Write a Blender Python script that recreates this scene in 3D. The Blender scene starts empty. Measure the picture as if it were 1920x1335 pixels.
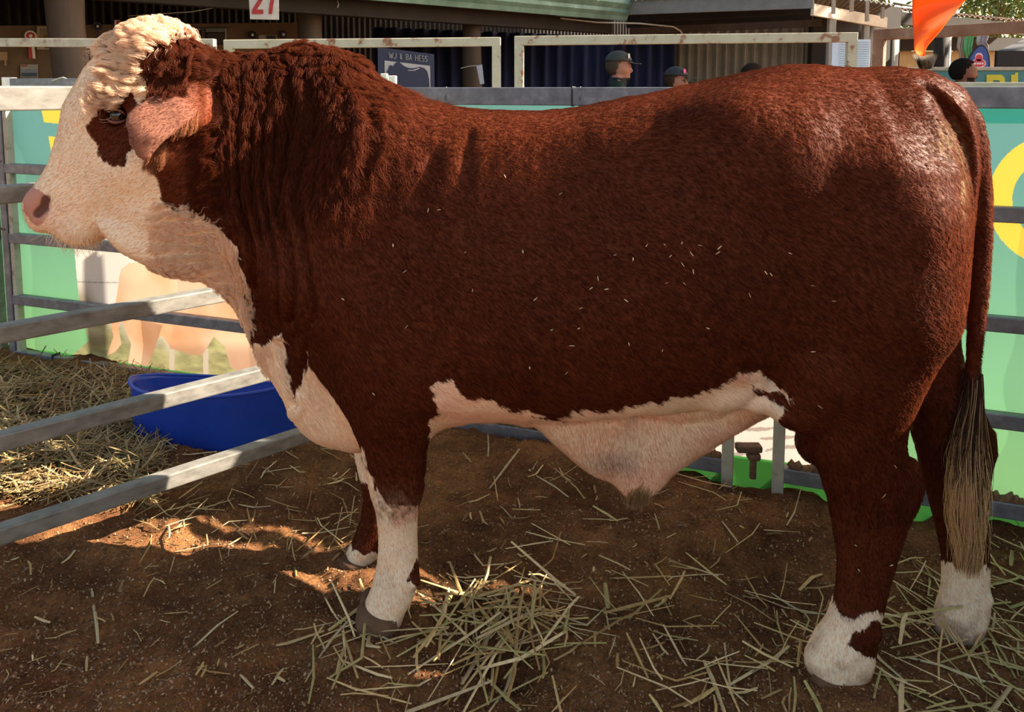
import bpy, bmesh, math, random
import numpy as np
from mathutils import Vector, Matrix

# ------------------------------------------------------------------ camera, sun, sky
SC = bpy.context.scene
COL = SC.collection
CAM_H, FPX, CY, PITCH = 1.45, 1450.0, 309.0, math.radians(5.5)
W_IMG, H_IMG = 1920.0, 1335.0

cam_data = bpy.data.cameras.new('camera')
cam = bpy.data.objects.new('camera', cam_data)
COL.objects.link(cam)
cam.location = (0, 0, CAM_H)
cam.rotation_euler = (math.pi / 2 - PITCH, 0, 0)
cam_data.sensor_fit = 'HORIZONTAL'
cam_data.sensor_width = 36.0
cam_data.lens = FPX / W_IMG * 36.0
cam_data.shift_y = -(H_IMG / 2 - CY) / W_IMG
cam_data.clip_start, cam_data.clip_end = 0.05, 400
SC.camera = cam

SUN_TO = Vector((0.85, 0.085, 0.53)).normalized()          # direction towards the sun
sun_data = bpy.data.lights.new('sun', 'SUN')
sun_data.energy = 25.0
sun_data.color = (1.0, 0.87, 0.70)
sun_data.angle = math.radians(0.55)
sun = bpy.data.objects.new('sun', sun_data)
COL.objects.link(sun)
sun.rotation_euler = SUN_TO.to_track_quat('Z', 'Y').to_euler()
sun.location = (6, 1, 6)

world = bpy.data.worlds.new('sky')
SC.world = world
world.use_nodes = True
wn = world.node_tree.nodes
wl = world.node_tree.links
bg = wn['Background']
sky = wn.new('ShaderNodeTexSky')
sky.sky_type = 'NISHITA'
sky.sun_disc = False
sky.sun_elevation = math.asin(SUN_TO.z)
sky.sun_rotation = math.atan2(SUN_TO.x, SUN_TO.y)
sky.air_density = 1.0
sky.dust_density = 1.6
sky.ozone_density = 1.0
wb = wn.new('ShaderNodeMix')                              # the camera's warm white balance
wb.data_type = 'RGBA'; wb.blend_type = 'MULTIPLY'; wb.inputs[0].default_value = 1.0
wb.inputs[7].default_value = (1.16, 1.0, 0.80, 1)
wl.new(sky.outputs[0], wb.inputs[6])
wl.new(wb.outputs[2], bg.inputs[0])
bg.inputs[1].default_value = 0.34

SC.view_settings.view_transform = 'Standard'
SC.view_settings.look = 'None'
SC.view_settings.exposure = 0.0
SC.view_settings.gamma = 1.0
SC.view_settings.use_curve_mapping = False

# ------------------------------------------------------------------ helpers
RNG = np.random.default_rng(7)
random.seed(7)
_FW = np.array([0, math.cos(PITCH), -math.sin(PITCH)])
_UP = np.array([0, math.sin(PITCH), math.cos(PITCH)])


def ray(px, py):
    u = (px - 960.0) / FPX
    v = -(py - CY) / FPX
    return np.array([u, _FW[1] + v * _UP[1], _FW[2] + v * _UP[2]])


def at(px, py, D):
    """the point seen at a pixel of the photograph, at distance D in front of the camera"""
    d = ray(px, py)
    t = D / d[1]
    return np.array([d[0] * t, D, CAM_H + d[2] * t])


def on_ground(px, py, z=0.0):
    d = ray(px, py)
    t = (z - CAM_H) / d[2]
    return np.array([d[0] * t, d[1] * t, z])


def project(P):
    r = P - np.array([0, 0, CAM_H])
    cz = r @ _FW
    return 960 + FPX * r[:, 0] / cz, CY - FPX * (r @ _UP) / cz


def on_plane(px, py, y0, k):
    """meets the upright plane y = y0 + k x"""
    d = ray(px, py)
    t = y0 / (d[1] - k * d[0])
    return np.array([d[0] * t, d[1] * t, CAM_H + d[2] * t])


def pchip(xs, ys, x):
    xs = np.asarray(xs, float); ys = np.asarray(ys, float)
    h = np.diff(xs); dl = np.diff(ys) / h
    m = np.zeros_like(ys)
    m[0], m[-1] = dl[0], dl[-1]
    for i in range(1, len(xs) - 1):
        if dl[i - 1] * dl[i] > 0:
            w1, w2 = 2 * h[i] + h[i - 1], h[i] + 2 * h[i - 1]
            m[i] = (w1 + w2) / (w1 / dl[i - 1] + w2 / dl[i])
    x = np.clip(x, xs[0], xs[-1])
    i = np.clip(np.searchsorted(xs, x) - 1, 0, len(h) - 1)
    t = (x - xs[i]) / h[i]
    t2, t3 = t * t, t * t * t
    return ((2 * t3 - 3 * t2 + 1) * ys[i] + (t3 - 2 * t2 + t) * h[i] * m[i]
            + (-2 * t3 + 3 * t2) * ys[i + 1] + (t3 - t2) * h[i] * m[i + 1])


def _hash(ix, iy, iz, seed):
    n = (ix * 374761393 + iy * 668265263 + iz * 2147483647 + seed * 1274126177) & 0xffffffff
    n = ((n ^ (n >> 13)) * 1274126177) & 0xffffffff
    return ((n ^ (n >> 16)) & 0xffff) / 65535.0 * 2 - 1


def vnoise(P, scale, seed=0):
    """smooth value noise in [-1, 1] on an (N, 3) array"""
    Q = np.asarray(P, float) * scale
    I = np.floor(Q).astype(np.int64)
    F = Q - I
    F = F * F * (3 - 2 * F)
    out = 0
    for dx in (0, 1):
        for dy in (0, 1):
            for dz in (0, 1):
                w = ((F[:, 0] if dx else 1 - F[:, 0]) * (F[:, 1] if dy else 1 - F[:, 1])
                     * (F[:, 2] if dz else 1 - F[:, 2]))
                out = out + w * _hash(I[:, 0] + dx, I[:, 1] + dy, I[:, 2] + dz, seed)
    return out


def fbm(P, scale, octaves=3, seed=0):
    a, s, o = 1.0, scale, 0
    for k in range(octaves):
        o = o + a * vnoise(P, s, seed + k)
        a *= 0.5; s *= 2.03
    return o


def in_poly(px, py, poly):
    c = np.zeros(px.shape, bool)
    n = len(poly)
    j = n - 1
    for i in range(n):
        xi, yi = poly[i]; xj, yj = poly[j]
        if yi != yj:
            t = ((yi > py) != (yj > py)) & (px < (xj - xi) * (py - yi) / (yj - yi) + xi)
            c ^= t
        j = i
    return c


def tag(o, label=None, cat=None, group=None, kind=None):
    if label: o['label'] = label
    if cat: o['category'] = cat
    if group: o['group'] = group
    if kind: o['kind'] = kind
    return o


def empty(name, loc=(0, 0, 0), label=None, cat=None, group=None, rz=0.0):
    o = bpy.data.objects.new(name, None)
    COL.objects.link(o)
    o.empty_display_size = 0.1
    o.location = tuple(loc)
    o.rotation_euler = (0, 0, rz)
    return tag(o, label, cat, group)


def mesh_obj(name, V, F, mat, parent=None, smooth=False, world_space=True):
    me = bpy.data.meshes.new(name)
    V = np.asarray(V, np.float64)
    me.from_pydata(V.tolist(), [], [list(map(int, f)) for f in F])
    if smooth:
        me.polygons.foreach_set('use_smooth', np.ones(len(me.polygons), bool))
    me.update()
    o = bpy.data.objects.new(name, me)
    COL.objects.link(o)
    if mat is not None:
        me.materials.append(mat)
    if parent is not None:
        o.parent = parent
        if world_space:
            M = Matrix.LocRotScale(parent.location, parent.rotation_euler, parent.scale)
            if parent.parent is not None:
                M = parent.parent.matrix_basis @ M
            me.transform(M.inverted())
    return o


def mesh_np(name, V, Q):
    me = bpy.data.meshes.new(name)
    k = Q.shape[1]
    me.vertices.add(len(V)); me.vertices.foreach_set('co', np.asarray(V, np.float32).ravel())
    me.loops.add(Q.size); me.loops.foreach_set('vertex_index', Q.astype(np.int32).ravel())
    me.polygons.add(len(Q))
    me.polygons.foreach_set('loop_start', np.arange(0, Q.size, k, dtype=np.int32))
    me.polygons.foreach_set('use_smooth', np.ones(len(Q), bool))
    me.update(calc_edges=True)
    return me


def read_mesh(me):
    V = np.empty(len(me.vertices) * 3, np.float32); me.vertices.foreach_get('co', V)
    N = np.empty(len(me.vertices) * 3, np.float32); me.vertices.foreach_get('normal', N)
    Q = np.empty(len(me.loops), np.int32); me.loops.foreach_get('vertex_index', Q)
    return V.reshape(-1, 3).astype(float), N.reshape(-1, 3).astype(float), Q.reshape(-1, 4)


def set_point_color(me, name, C):
    a = me.attributes.new(name, 'FLOAT_COLOR', 'POINT')
    a.data.foreach_set('color', np.concatenate([C, np.ones((len(C), 1))], 1).astype(np.float32).ravel())


class MB:
    """collects solid shapes into one mesh"""
    def __init__(self):
        self.V, self.F = [], []

    def add(self, V, F):
        b = len(self.V)
        self.V += [tuple(map(float, v)) for v in V]
        self.F += [[b + int(i) for i in f] for f in F]
        return self

    def hexa(self, P):
        """8 corners: 4 of the one end in order, 4 of the other"""
        return self.add(P, [(3, 2, 1, 0), (4, 5, 6, 7), (0, 1, 5, 4), (1, 2, 6, 5), (2, 3, 7, 6), (3, 0, 4, 7)])

    def box(self, c, size, R=None, bevel=0.0):
        hx, hy, hz = (s / 2 for s in size)
        c = np.asarray(c, float)
        R = np.eye(3) if R is None else np.asarray(R)
        if bevel <= 0:
            P = [(-hx, -hy, -hz), (hx, -hy, -hz), (hx, hy, -hz), (-hx, hy, -hz),
                 (-hx, -hy, hz), (hx, -hy, hz), (hx, hy, hz), (-hx, hy, hz)]
            return self.hexa([c + R @ np.array(p) for p in P])
        bm = bmesh.new()
        bmesh.ops.create_cube(bm, size=1.0)
        for v in bm.verts:
            v.co = Vector((v.co.x * size[0], v.co.y * size[1], v.co.z * size[2]))
        bmesh.ops.bevel(bm, geom=list(bm.edges), offset=bevel, segments=2, affect='EDGES', profile=0.5)
        bm.verts.index_update()
        V = [c + R @ np.array(v.co) for v in bm.verts]
        F = [[v.index for v in f.verts] for f in bm.faces]
        bm.free()
        return self.add(V, F)

    def bar(self, p0, p1, w, h, up=(0, 0, 1), bevel=0.004):
        """square-section bar from p0 to p1, w across, h along up"""
        p0 = np.asarray(p0, float); p1 = np.asarray(p1, float)
        d = p1 - p0; L = np.linalg.norm(d); d = d / L
        up = np.asarray(up, float)
        s = np.cross(up, d); s /= np.linalg.norm(s)
        u = np.cross(d, s)
        R = np.stack([d, s, u], axis=1)
        return self.box((p0 + p1) / 2, (L, w, h), R, bevel)

    def tube(self, pts, radii, n=10, cap=True):
        pts = [np.asarray(p, float) for p in pts]
        if np.isscalar(radii): radii = [radii] * len(pts)
        V = []; prev = None
        for i, p in enumerate(pts):
            a = pts[max(0, i - 1)]; b = pts[min(len(pts) - 1, i + 1)]
            t = b - a; t = t / (np.linalg.norm(t) + 1e-12)
            if prev is None:
                ref = np.array([0, 0, 1.0]) if abs(t[2]) < 0.9 else np.array([1.0, 0, 0])
                s = np.cross(t, ref)
            else:
                s = prev - t * (prev @ t)
            s = s / (np.linalg.norm(s) + 1e-12); prev = s
            q = np.cross(t, s)
            for k in range(n):
                a_ = 2 * math.pi * k / n
                V.append(p + radii[i] * (math.cos(a_) * s + math.sin(a_) * q))
        F = []
        for i in range(len(pts) - 1):
            for k in range(n):
                k2 = (k + 1) % n
                F.append((i * n + k, i * n + k2, (i + 1) * n + k2, (i + 1) * n + k))
        if cap:
            F.append(tuple(reversed(range(n))))
            F.append(tuple(range((len(pts) - 1) * n, len(pts) * n)))
        return self.add(V, F)

    def lathe(self, prof, c, n=24, R=None, sx=1.0, sy=1.0):
        """profile of (radius, height) about the z axis"""
        R = np.eye(3) if R is None else R
        c = np.asarray(c, float)
        V = [c + R @ np.array([r * math.cos(2 * math.pi * k / n) * sx, r * math.sin(2 * math.pi * k / n) * sy, z])
             for r, z in prof for k in range(n)]
        F = []
        for i in range(len(prof) - 1):
            for k in range(n):
                k2 = (k + 1) % n
                F.append((i * n + k, i * n + k2, (i + 1) * n + k2, (i + 1) * n + k))
        F.append(tuple(reversed(range(n))))
        F.append(tuple(range((len(prof) - 1) * n, len(prof) * n)))
        return self.add(V, F)

    def prism(self, poly, ex, ey, o, depth):
        """outline poly (2-D) in the frame ex, ey at o, thickened along ex x ey"""
        ex = np.asarray(ex, float); ey = np.asarray(ey, float); o = np.asarray(o, float)
        nrm = np.cross(ex, ey); nrm /= np.linalg.norm(nrm)
        n = len(poly)
        A = [o + ex * x + ey * y for x, y in poly]
        B = [a - nrm * depth for a in A]
        F = [tuple(range(n)), tuple(reversed(range(n, 2 * n)))]
        F += [(i, n + i, n + (i + 1) % n, (i + 1) % n) for i in range(n)]
        return self.add(A + B, F)

    def build(self, name, mat, parent=None, smooth=False):
        o = mesh_obj(name, self.V, self.F, mat, parent, smooth)
        return o


def copy_tree(o, parent=None):
    c = o.copy()
    COL.objects.link(c)
    if parent is not None:
        c.parent = parent
    for ch in o.children:
        copy_tree(ch, c)
    return c


# ------------------------------------------------------------------ materials
def new_mat(name):
    m = bpy.data.materials.new(name)
    m.use_nodes = True
    nt = m.node_tree
    return m, nt, nt.nodes['Principled BSDF']


def ramp(nt, fac, stops):
    r = nt.nodes.new('ShaderNodeValToRGB')
    while len(r.color_ramp.elements) > 1:
        r.color_ramp.elements.remove(r.color_ramp.elements[0])
    for i, (p, c) in enumerate(stops):
        e = r.color_ramp.elements[0] if i == 0 else r.color_ramp.elements.new(p)
        e.position = p
        e.color = (*c, 1) if len(c) == 3 else c
    nt.links.new(fac, r.inputs[0])
    return r.outputs[0]


def noise_node(nt, scale, detail=4, rough=0.55, vec=None, stretch=None):
    tc = nt.nodes.new('ShaderNodeTexCoord')
    src = vec or tc.outputs['Object']
    if stretch:
        mp = nt.nodes.new('ShaderNodeMapping')
        mp.inputs['Scale'].default_value = stretch
        nt.links.new(src, mp.inputs[0])
        src = mp.outputs[0]
    n = nt.nodes.new('ShaderNodeTexNoise')
    n.inputs['Scale'].default_value = scale
    n.inputs['Detail'].default_value = detail
    n.inputs['Roughness'].default_value = rough
    nt.links.new(src, n.inputs[0])
    return n.outputs[0]


def bump(nt, bs, h, strength=0.3, dist=0.01):
    b = nt.nodes.new('ShaderNodeBump')
    b.inputs['Strength'].default_value = strength
    b.inputs['Distance'].default_value = dist
    nt.links.new(h, b.inputs['Height'])
    nt.links.new(b.outputs[0], bs.inputs['Normal'])


def speckled(name, stops, scale=12, rough=0.6, metal=0.0, bstr=0.2, bdist=0.004, detail=5, stretch=None, spec=0.5):
    m, nt, bs = new_mat(name)
    n = noise_node(nt, scale, detail, 0.6, stretch=stretch)
    nt.links.new(ramp(nt, n, stops), bs.inputs['Base Color'])
    bs.inputs['Roughness'].default_value = rough
    bs.inputs['Metallic'].default_value = metal
    bs.inputs['Specular IOR Level'].default_value = spec
    if bstr: bump(nt, bs, n, bstr, bdist)
    return m


def plain(name, c, rough=0.6, var=0.12, scale=20, metal=0.0, spec=0.5):
    a = tuple(x * (1 - var) for x in c); b = tuple(min(1, x * (1 + var)) for x in c)
    return speckled(name, [(0.3, a), (0.7, b)], scale, rough, metal, 0.05, 0.002, spec=spec)

# ------------------------------------------------------------------ ground
FEET = [(at(715, 1168, 2.09), .075), (at(674, 1049, 2.39), .065), (at(1563, 1252, 1.93), .085), (at(1795, 1190, 2.12), .085)]
FY0, FYK = 3.276, -0.355                 # the back fence stands along  y = FY0 + FYK x


def ground_z(x, y):
    x = np.asarray(x, float); y = np.asarray(y, float)
    P = np.stack([x, y, np.zeros_like(x)], -1).reshape(-1, 3)
    base = -0.095 - 0.030 * np.clip(x, -3, 2)
    near = np.exp(-np.clip(np.hypot(x, y - 2.4) - 3.0, 0, None))
    n = (0.022 * vnoise(P, 2.3, 201) + 0.021 * vnoise(P, 5.1, 202) + 0.016 * vnoise(P, 12, 203)
         + 0.007 * vnoise(P, 30, 204) + 0.0035 * vnoise(P, 75, 205)).reshape(x.shape)
    z = base + n * near
    # a low bank of bedding scraped up against the fence, deeper hay at the left
    d = FY0 + FYK * x - y
    z = z + 0.060 * np.exp(-((d - 0.16) / 0.22) ** 2) * (x < 2.2) / (1 + np.exp(-(x + .75) / .06)) * (0.6 + 0.4 * np.sin(3 * x + 1))
    z = z + 0.035 * np.exp(-((x + 1.8) / 0.5) ** 2 - ((y - 2.8) / 0.4) ** 2)
    z = z + 0.05 * np.exp(-((x - 0.62) / 0.25) ** 2 - ((y - 2.55) / 0.18) ** 2)
    z = z - 0.03 * np.exp(-((x - 0.0) / 0.35) ** 2 - ((y - 1.9) / 0.15) ** 2)
    z = z - 0.015 * np.exp(-((x + 1.26) / 0.40) ** 2 - ((y - 3.22) / 0.22) ** 2)
    # the trodden floor rises a little round each foot
    for c, r in FEET:
        rr = np.hypot(x - c[0], y - c[1])
        w = np.exp(-(rr / (r * 1.5)) ** 2)
        z = z * (1 - w) + (c[2] + 0.006) * w
        z = z + 0.014 * np.exp(-((rr - r * 1.5) / 0.03) ** 2)
    return z


def gz(x, y): return float(ground_z(np.array([x]), np.array([y]))[0])


def axis_steps(pts):
    out = []
    for a, b, h in pts:
        out += list(np.arange(a, b - 1e-6, h))
    return np.array(out + [pts[-1][1]])


gx = axis_steps([(-40, -5, 2.5), (-5, -2.4, .1), (-2.4, 2.0, .011), (2.0, 5, .1), (5, 40, 2.5)])
gy = axis_steps([(-6, 0.9, .4), (0.9, 1.4, .05), (1.4, 3.0, .010), (3.0, 4.3, .016), (4.3, 6, .1), (6, 60, 2.0)])
GX, GY = np.meshgrid(gx, gy, indexing='ij')
GZ = ground_z(GX, GY)
gi = np.arange(len(gx) * len(gy)).reshape(len(gx), len(gy))
gq = np.stack([gi[:-1, :-1], gi[1:, :-1], gi[1:, 1:], gi[:-1, 1:]], -1).reshape(-1, 4)


def ground_material():
    m, nt, bs = new_mat('sawdust')
    n1 = noise_node(nt, 4.5, 6, 0.68)
    n2 = noise_node(nt, 90, 6, 0.75)
    n3 = noise_node(nt, 260, 3, 0.7)
    base = ramp(nt, n1, [(.30, (.11, .043, .019)), (.48, (.21, .090, .037)), (.70, (.42, .19, .072))])
    speck = ramp(nt, n2, [(.30, (.35, .35, .35)), (.5, (.9, .9, .9)), (.64, (1.35, 1.3, 1.2)), (.74, (2.4, 2.2, 1.8))])
    mx = nt.nodes.new('ShaderNodeMix'); mx.data_type = 'RGBA'; mx.blend_type = 'MULTIPLY'; mx.inputs[0].default_value = 0.85
    nt.links.new(base, mx.inputs[6]); nt.links.new(speck, mx.inputs[7])
    nt.links.new(mx.outputs[2], bs.inputs['Base Color'])
    bs.inputs['Roughness'].default_value = 0.95
    bs.inputs['Specular IOR Level'].default_value = 0.1
    ad = nt.nodes.new('ShaderNodeMath'); ad.operation = 'ADD'
    nt.links.new(n2, ad.inputs[0]); nt.links.new(n3, ad.inputs[1])
    bump(nt, bs, ad.outputs[0], 0.9, 0.012)
    return m


ground = bpy.data.objects.new('ground', mesh_np('ground', np.stack([GX.ravel(), GY.ravel(), GZ.ravel()], 1), gq))
COL.objects.link(ground)
ground.data.materials.append(ground_material())
tag(ground, 'brown sawdust bedding covering the pen floor', 'ground', kind='structure')

# ------------------------------------------------------------------ sheds behind
M_TIMBER = speckled('old_timber', [(.3, (.040, .024, .016)), (.55, (.066, .041, .027)), (.75, (.10, .066, .042))], 5, .8, bstr=.4, bdist=.01, stretch=(1, 1, .12))
M_GREYWOOD = speckled('grey_timber', [(.3, (.30, .25, .21)), (.7, (.48, .42, .36))], 7, .8, bstr=.3, stretch=(1, 1, .15))
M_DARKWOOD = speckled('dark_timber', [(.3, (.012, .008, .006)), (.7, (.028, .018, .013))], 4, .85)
M_GREEN = speckled('green_gutter', [(.35, (.10, .19, .15)), (.6, (.17, .30, .24)), (.75, (.42, .46, .43))], 3, .45, bstr=.1, spec=.5)
M_ROOFGREY = speckled('grey_iron_roof', [(.3, (.30, .31, .32)), (.7, (.46, .47, .48))], 6, .5)
M_FASCIA = speckled('fascia_board', [(.3, (.16, .15, .145)), (.7, (.24, .22, .21))], 6, .7)
M_BARGE = speckled('cream_barge_board', [(.3, (.55, .43, .33)), (.6, (.72, .61, .50))], 8, .75, stretch=(.4, 1, 1))
M_RUSTROOF = speckled('rusty_iron_roof', [(.3, (.13, .07, .05)), (.7, (.30, .17, .12))], 5, .7)
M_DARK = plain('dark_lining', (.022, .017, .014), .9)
M_BOARD = speckled('brown_pinboard', [(.3, (.125, .080, .050)), (.7, (.18, .118, .072))], 4, .9)
M_NAVY = speckled('navy_cloth', [(.3, (.010, .012, .045)), (.7, (.018, .022, .080))], 3, .85)
M_YELLOWWALL = speckled('yellow_wall', [(.3, (.42, .30, .14)), (.7, (.56, .42, .22))], 4, .8)
M_WHITE = plain('white_paper', (.78, .77, .80), .7, .04)
M_WIRE = plain('pale_cable', (.45, .42, .38), .5)


def corrugated(p0, p1, up, pitch, amp, thick, nrm):
    """ribbed sheet from p0 to p1, rising along the vector up"""
    p0 = np.asarray(p0, float); p1 = np.asarray(p1, float); up = np.asarray(up, float); nrm = np.asarray(nrm, float)
    L = np.linalg.norm(p1 - p0); n = max(4, int(L / pitch) * 6)
    V = []
    for i in range(n + 1):
        s = i / n
        o = p0 + (p1 - p0) * s + nrm * amp * math.sin(2 * math.pi * s * L / pitch)
        V += [o, o + up, o + up + nrm * thick, o + nrm * thick]
    F = []
    for i in range(n):
        a, b = 4 * i, 4 * i + 4
        for k in range(4):
            k2 = (k + 1) % 4
            F.append((a + k, a + k2, b + k2, b + k))
    F += [(3, 2, 1, 0), (4 * n, 4 * n + 1, 4 * n + 2, 4 * n + 3)]
    return V, F


def gnd(p): return np.array([p[0], p[1], -0.15])


shed = empty('timber_shed', (-2.2, 9.0, -0.12), 'long dark open-fronted timber shed with a green gutter, behind the pen', 'shed')
# posts (tree trunks), each down to the ground
for (px, D, wpx, ytop, wob) in ((140, 6.5, 66, -60, .05), (585, 8.6, 46, -30, .01), (886, 10.0, 36, -20, .01)):
    b = MB(); c = at(px, 150, D); r = wpx / 2 * D / FPX
    top = at(px, ytop, D)[2]
    zs = np.linspace(-0.2, top, 12)
    b.tube([(c[0] + wob * math.sin(2.2 * z), D, z) for z in zs], [r * (1 + .05 * math.sin(5 * z + px)) for z in zs], 14)
    b.build('post', M_TIMBER, shed, True)
E0, E1 = at(-500, 0, 5.0), at(1168, 30, 11.4)
E0[2] = 2.36; E1[2] = 2.47
ed = (E1 - E0) / np.linalg.norm(E1 - E0)
back = np.array([-ed[1], ed[0], 0]); back /= np.linalg.norm(back)
if back[1] < 0: back = -back
# beam under the eave, roof, gutter
b = MB(); b.bar(E0 + back * .25 + [0, 0, -.03], E1 + back * .25 + [0, 0, -.06], .12, .26, bevel=.01); b.build('beam', M_DARKWOOD, shed)
b = MB(); b.hexa([E0 + [0, 0, .16], E1 + [0, 0, .16], E1 + back * 8 + [0, 0, 2.2], E0 + back * 8 + [0, 0, 2.2],
                  E0 + [0, 0, .20], E1 + [0, 0, .20], E1 + back * 8 + [0, 0, 2.24], E0 + back * 8 + [0, 0, 2.24]])
b.build('roof', M_ROOFGREY, shed)
gut = MB()
prof = [(0, 0), (.05, -.0), (.07, .06), (.11, .11), (.10, .16), (.16, .23), (.14, .29), (.0, .29)]
n0, n1 = E0 - back * .02, E1 - back * .02
V = [n + (-back) * p[0] + np.array([0, 0, p[1] - .02]) for n in (n0, n1) for p in prof]
k = len(prof)
gut.add(V, [(i, (i + 1) % k, k + (i + 1) % k, k + i) for i in range(k)] + [tuple(reversed(range(k))), tuple(range(k, 2 * k))])
g_o = gut.build('gutter', M_GREEN, shed)
b = MB(); m_ = at(1010, 20, 10.9)
cc = E0 + ed * ((m_ - E0) @ ed)
Vc = [n + (-back) * (p[0] * 1.08 + .004) + np.array([0, 0, p[1] * 1.02 - .024]) for n in (cc - ed * .22, cc + ed * .22) for p in prof]
b.add(Vc, [(i, (i + 1) % k, k + (i + 1) % k, k + i) for i in range(k)] + [tuple(reversed(range(k))), tuple(range(k, 2 * k))])
b.build('gutter_joiner', M_GREEN, g_o)
# back and end walls, ceiling battens
bw0, bw1 = E0 + back * 5.5 - ed * 3, E1 + back * 5.5 + ed * 13
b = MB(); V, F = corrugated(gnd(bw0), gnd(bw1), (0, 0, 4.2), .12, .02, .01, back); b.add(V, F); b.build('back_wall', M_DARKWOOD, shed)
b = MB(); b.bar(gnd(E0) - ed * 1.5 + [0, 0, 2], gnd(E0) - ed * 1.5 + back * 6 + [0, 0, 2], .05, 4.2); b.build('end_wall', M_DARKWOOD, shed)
for kk in range(6):
    b = MB(); o = back * (.9 + .8 * kk) + np.array([0, 0, .02 + .21 * kk])
    b.bar(E0 + o, E1 + o, .06, .09); b.build('roof_batten', M_TIMBER, shed)
# pinboard partition inside, and the navy curtain
part0, part1 = at(-160, 60, 8.2), at(575, 60, 10.6)
zb = at(300, 52, 9.4)[2]
def pin(px, py, off=0.03):
    d = ray(px, py); n = np.array([-(part1 - part0)[1], (part1 - part0)[0], 0]); n /= np.linalg.norm(n)
    t = ((part0 - np.array([0, 0, CAM_H])) @ n) / (d @ n)
    p = np.array([0, 0, CAM_H]) + d * t
    return p - (n if n[1] > 0 else -n) * off
pu = (part1 - part0); pu[2] = 0; pu /= np.linalg.norm(pu)
b = MB(); A = pin(-160, 50, 0); B = pin(575, 42, 0); A2 = pin(-160, 50, -.05); B2 = pin(575, 42, -.05)
b.hexa([gnd(A), gnd(B), gnd(B2), gnd(A2), A, B, B2, A2]); b.build('pinboard_partition', M_BOARD, shed)
b = MB(); V, F = [], []
c0, c1 = at(700, 150, 12.0), at(1262, 150, 12.6)
n = 260
for i in range(n + 1):
    s = i / n; p = c0 + (c1 - c0) * s
    y = p[1] + .06 * math.sin(i * .55) + .03 * math.sin(i * .23 + 1)
    top = 2.42 - .15 * s
    V += [(p[0], y, -.15), (p[0], y, top), (p[0], y + .012, top), (p[0], y + .012, -.15)]
F = []
for i in range(n):
    for q in range(4):
        q2 = (q + 1) % 4
        F.append((4 * i + q, 4 * i + q2, 4 * i + 4 + q2, 4 * i + 4 + q))
curt = mesh_obj('navy_curtain', V, F, M_NAVY, None, True)
tag(curt, 'dark navy curtain hanging across the open shed behind the capped man', 'curtain')

# cables along the eave
def cable(name, pts, r, label):
    b = MB(); b.tube(pts, r, 8)
    o = b.build(name, M_WIRE, None, True)
    return tag(o, label, 'cable')


cable('electric_cable', [at(x, y, D) for x, y, D in ((370, -4, 7.4), (400, 4, 7.5), (440, 12, 7.6), (490, 17, 7.8), (560, 22, 8.2), (610, 25, 8.3), (630, 20, 8.3), (635, 8, 8.3), (630, -4, 8.3))],
      .006, 'thin white cable looping past the red-numbered card under the shed beam')
cable('electric_cable', [at(x, y, D) for x, y, D in ((240, 30, 7.6), (300, 26, 7.6), (360, 22, 7.6), (420, 11, 7.6))],
      .005, 'short sagging white cable left of the red-numbered card')
cable('electric_cable', [at(x, y, D) for x, y, D in ((680, 2, 8.9), (800, 14, 9.4), (900, 22, 9.9), (960, 26, 10.2), (1040, 33, 10.7), (1120, 42, 11.1), (1200, 44, 11.2), (1262, 50, 11.4), (1276, 58, 11.5), (1280, 66, 11.5))],
      .012, 'long brown cable strung along under the green gutter')

# numbered card
def text_poly(parts, ex, ey, o, depth=.004):
    b = MB()
    for poly in parts: b.prism(poly, ex, ey, o, depth)
    return b


card = empty('number_card', at(495, 37, 7.3), 'white card with red number 27 hanging from the shed beam', 'sign')
ca, cb, cc_, cd = at(466, -12, 7.3), at(522, -12, 7.3), at(522.5, 37, 7.3), at(469, 36, 7.3)
b = MB(); b.hexa([ca, cb, cc_, cd] + [p + np.array([0, .012, 0]) for p in (ca, cb, cc_, cd)]); b.build('card', plain('card_white', (.60, .55, .50), .7), card)
M_RED = plain('red_paint', (.42, .02, .025), .5)
s_ = 7.3 / FPX
o = at(472, 26, 7.29)
two = [[(0, 0), (21, 0), (21, 8), (9, 8), (20, 24), (14, 27), (1, 8)], [(20, 24), (21, 29), (20, 35), (15, 40), (9, 41), (3, 38), (1, 32), (7, 31), (9, 34), (13, 33), (15, 28), (14, 25)]]
seven = [[(31, 0), (37, 0), (40, 18), (44, 34), (44, 41), (27, 41), (27, 33), (37, 33), (33, 16)]]
b = MB()
for poly in two + seven:
    b.prism([(x * s_, y * s_) for x, y in poly][::-1], (1, 0, 0), (0, 0, 1), o, .004)
b.build('numerals', M_RED, card)

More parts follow.
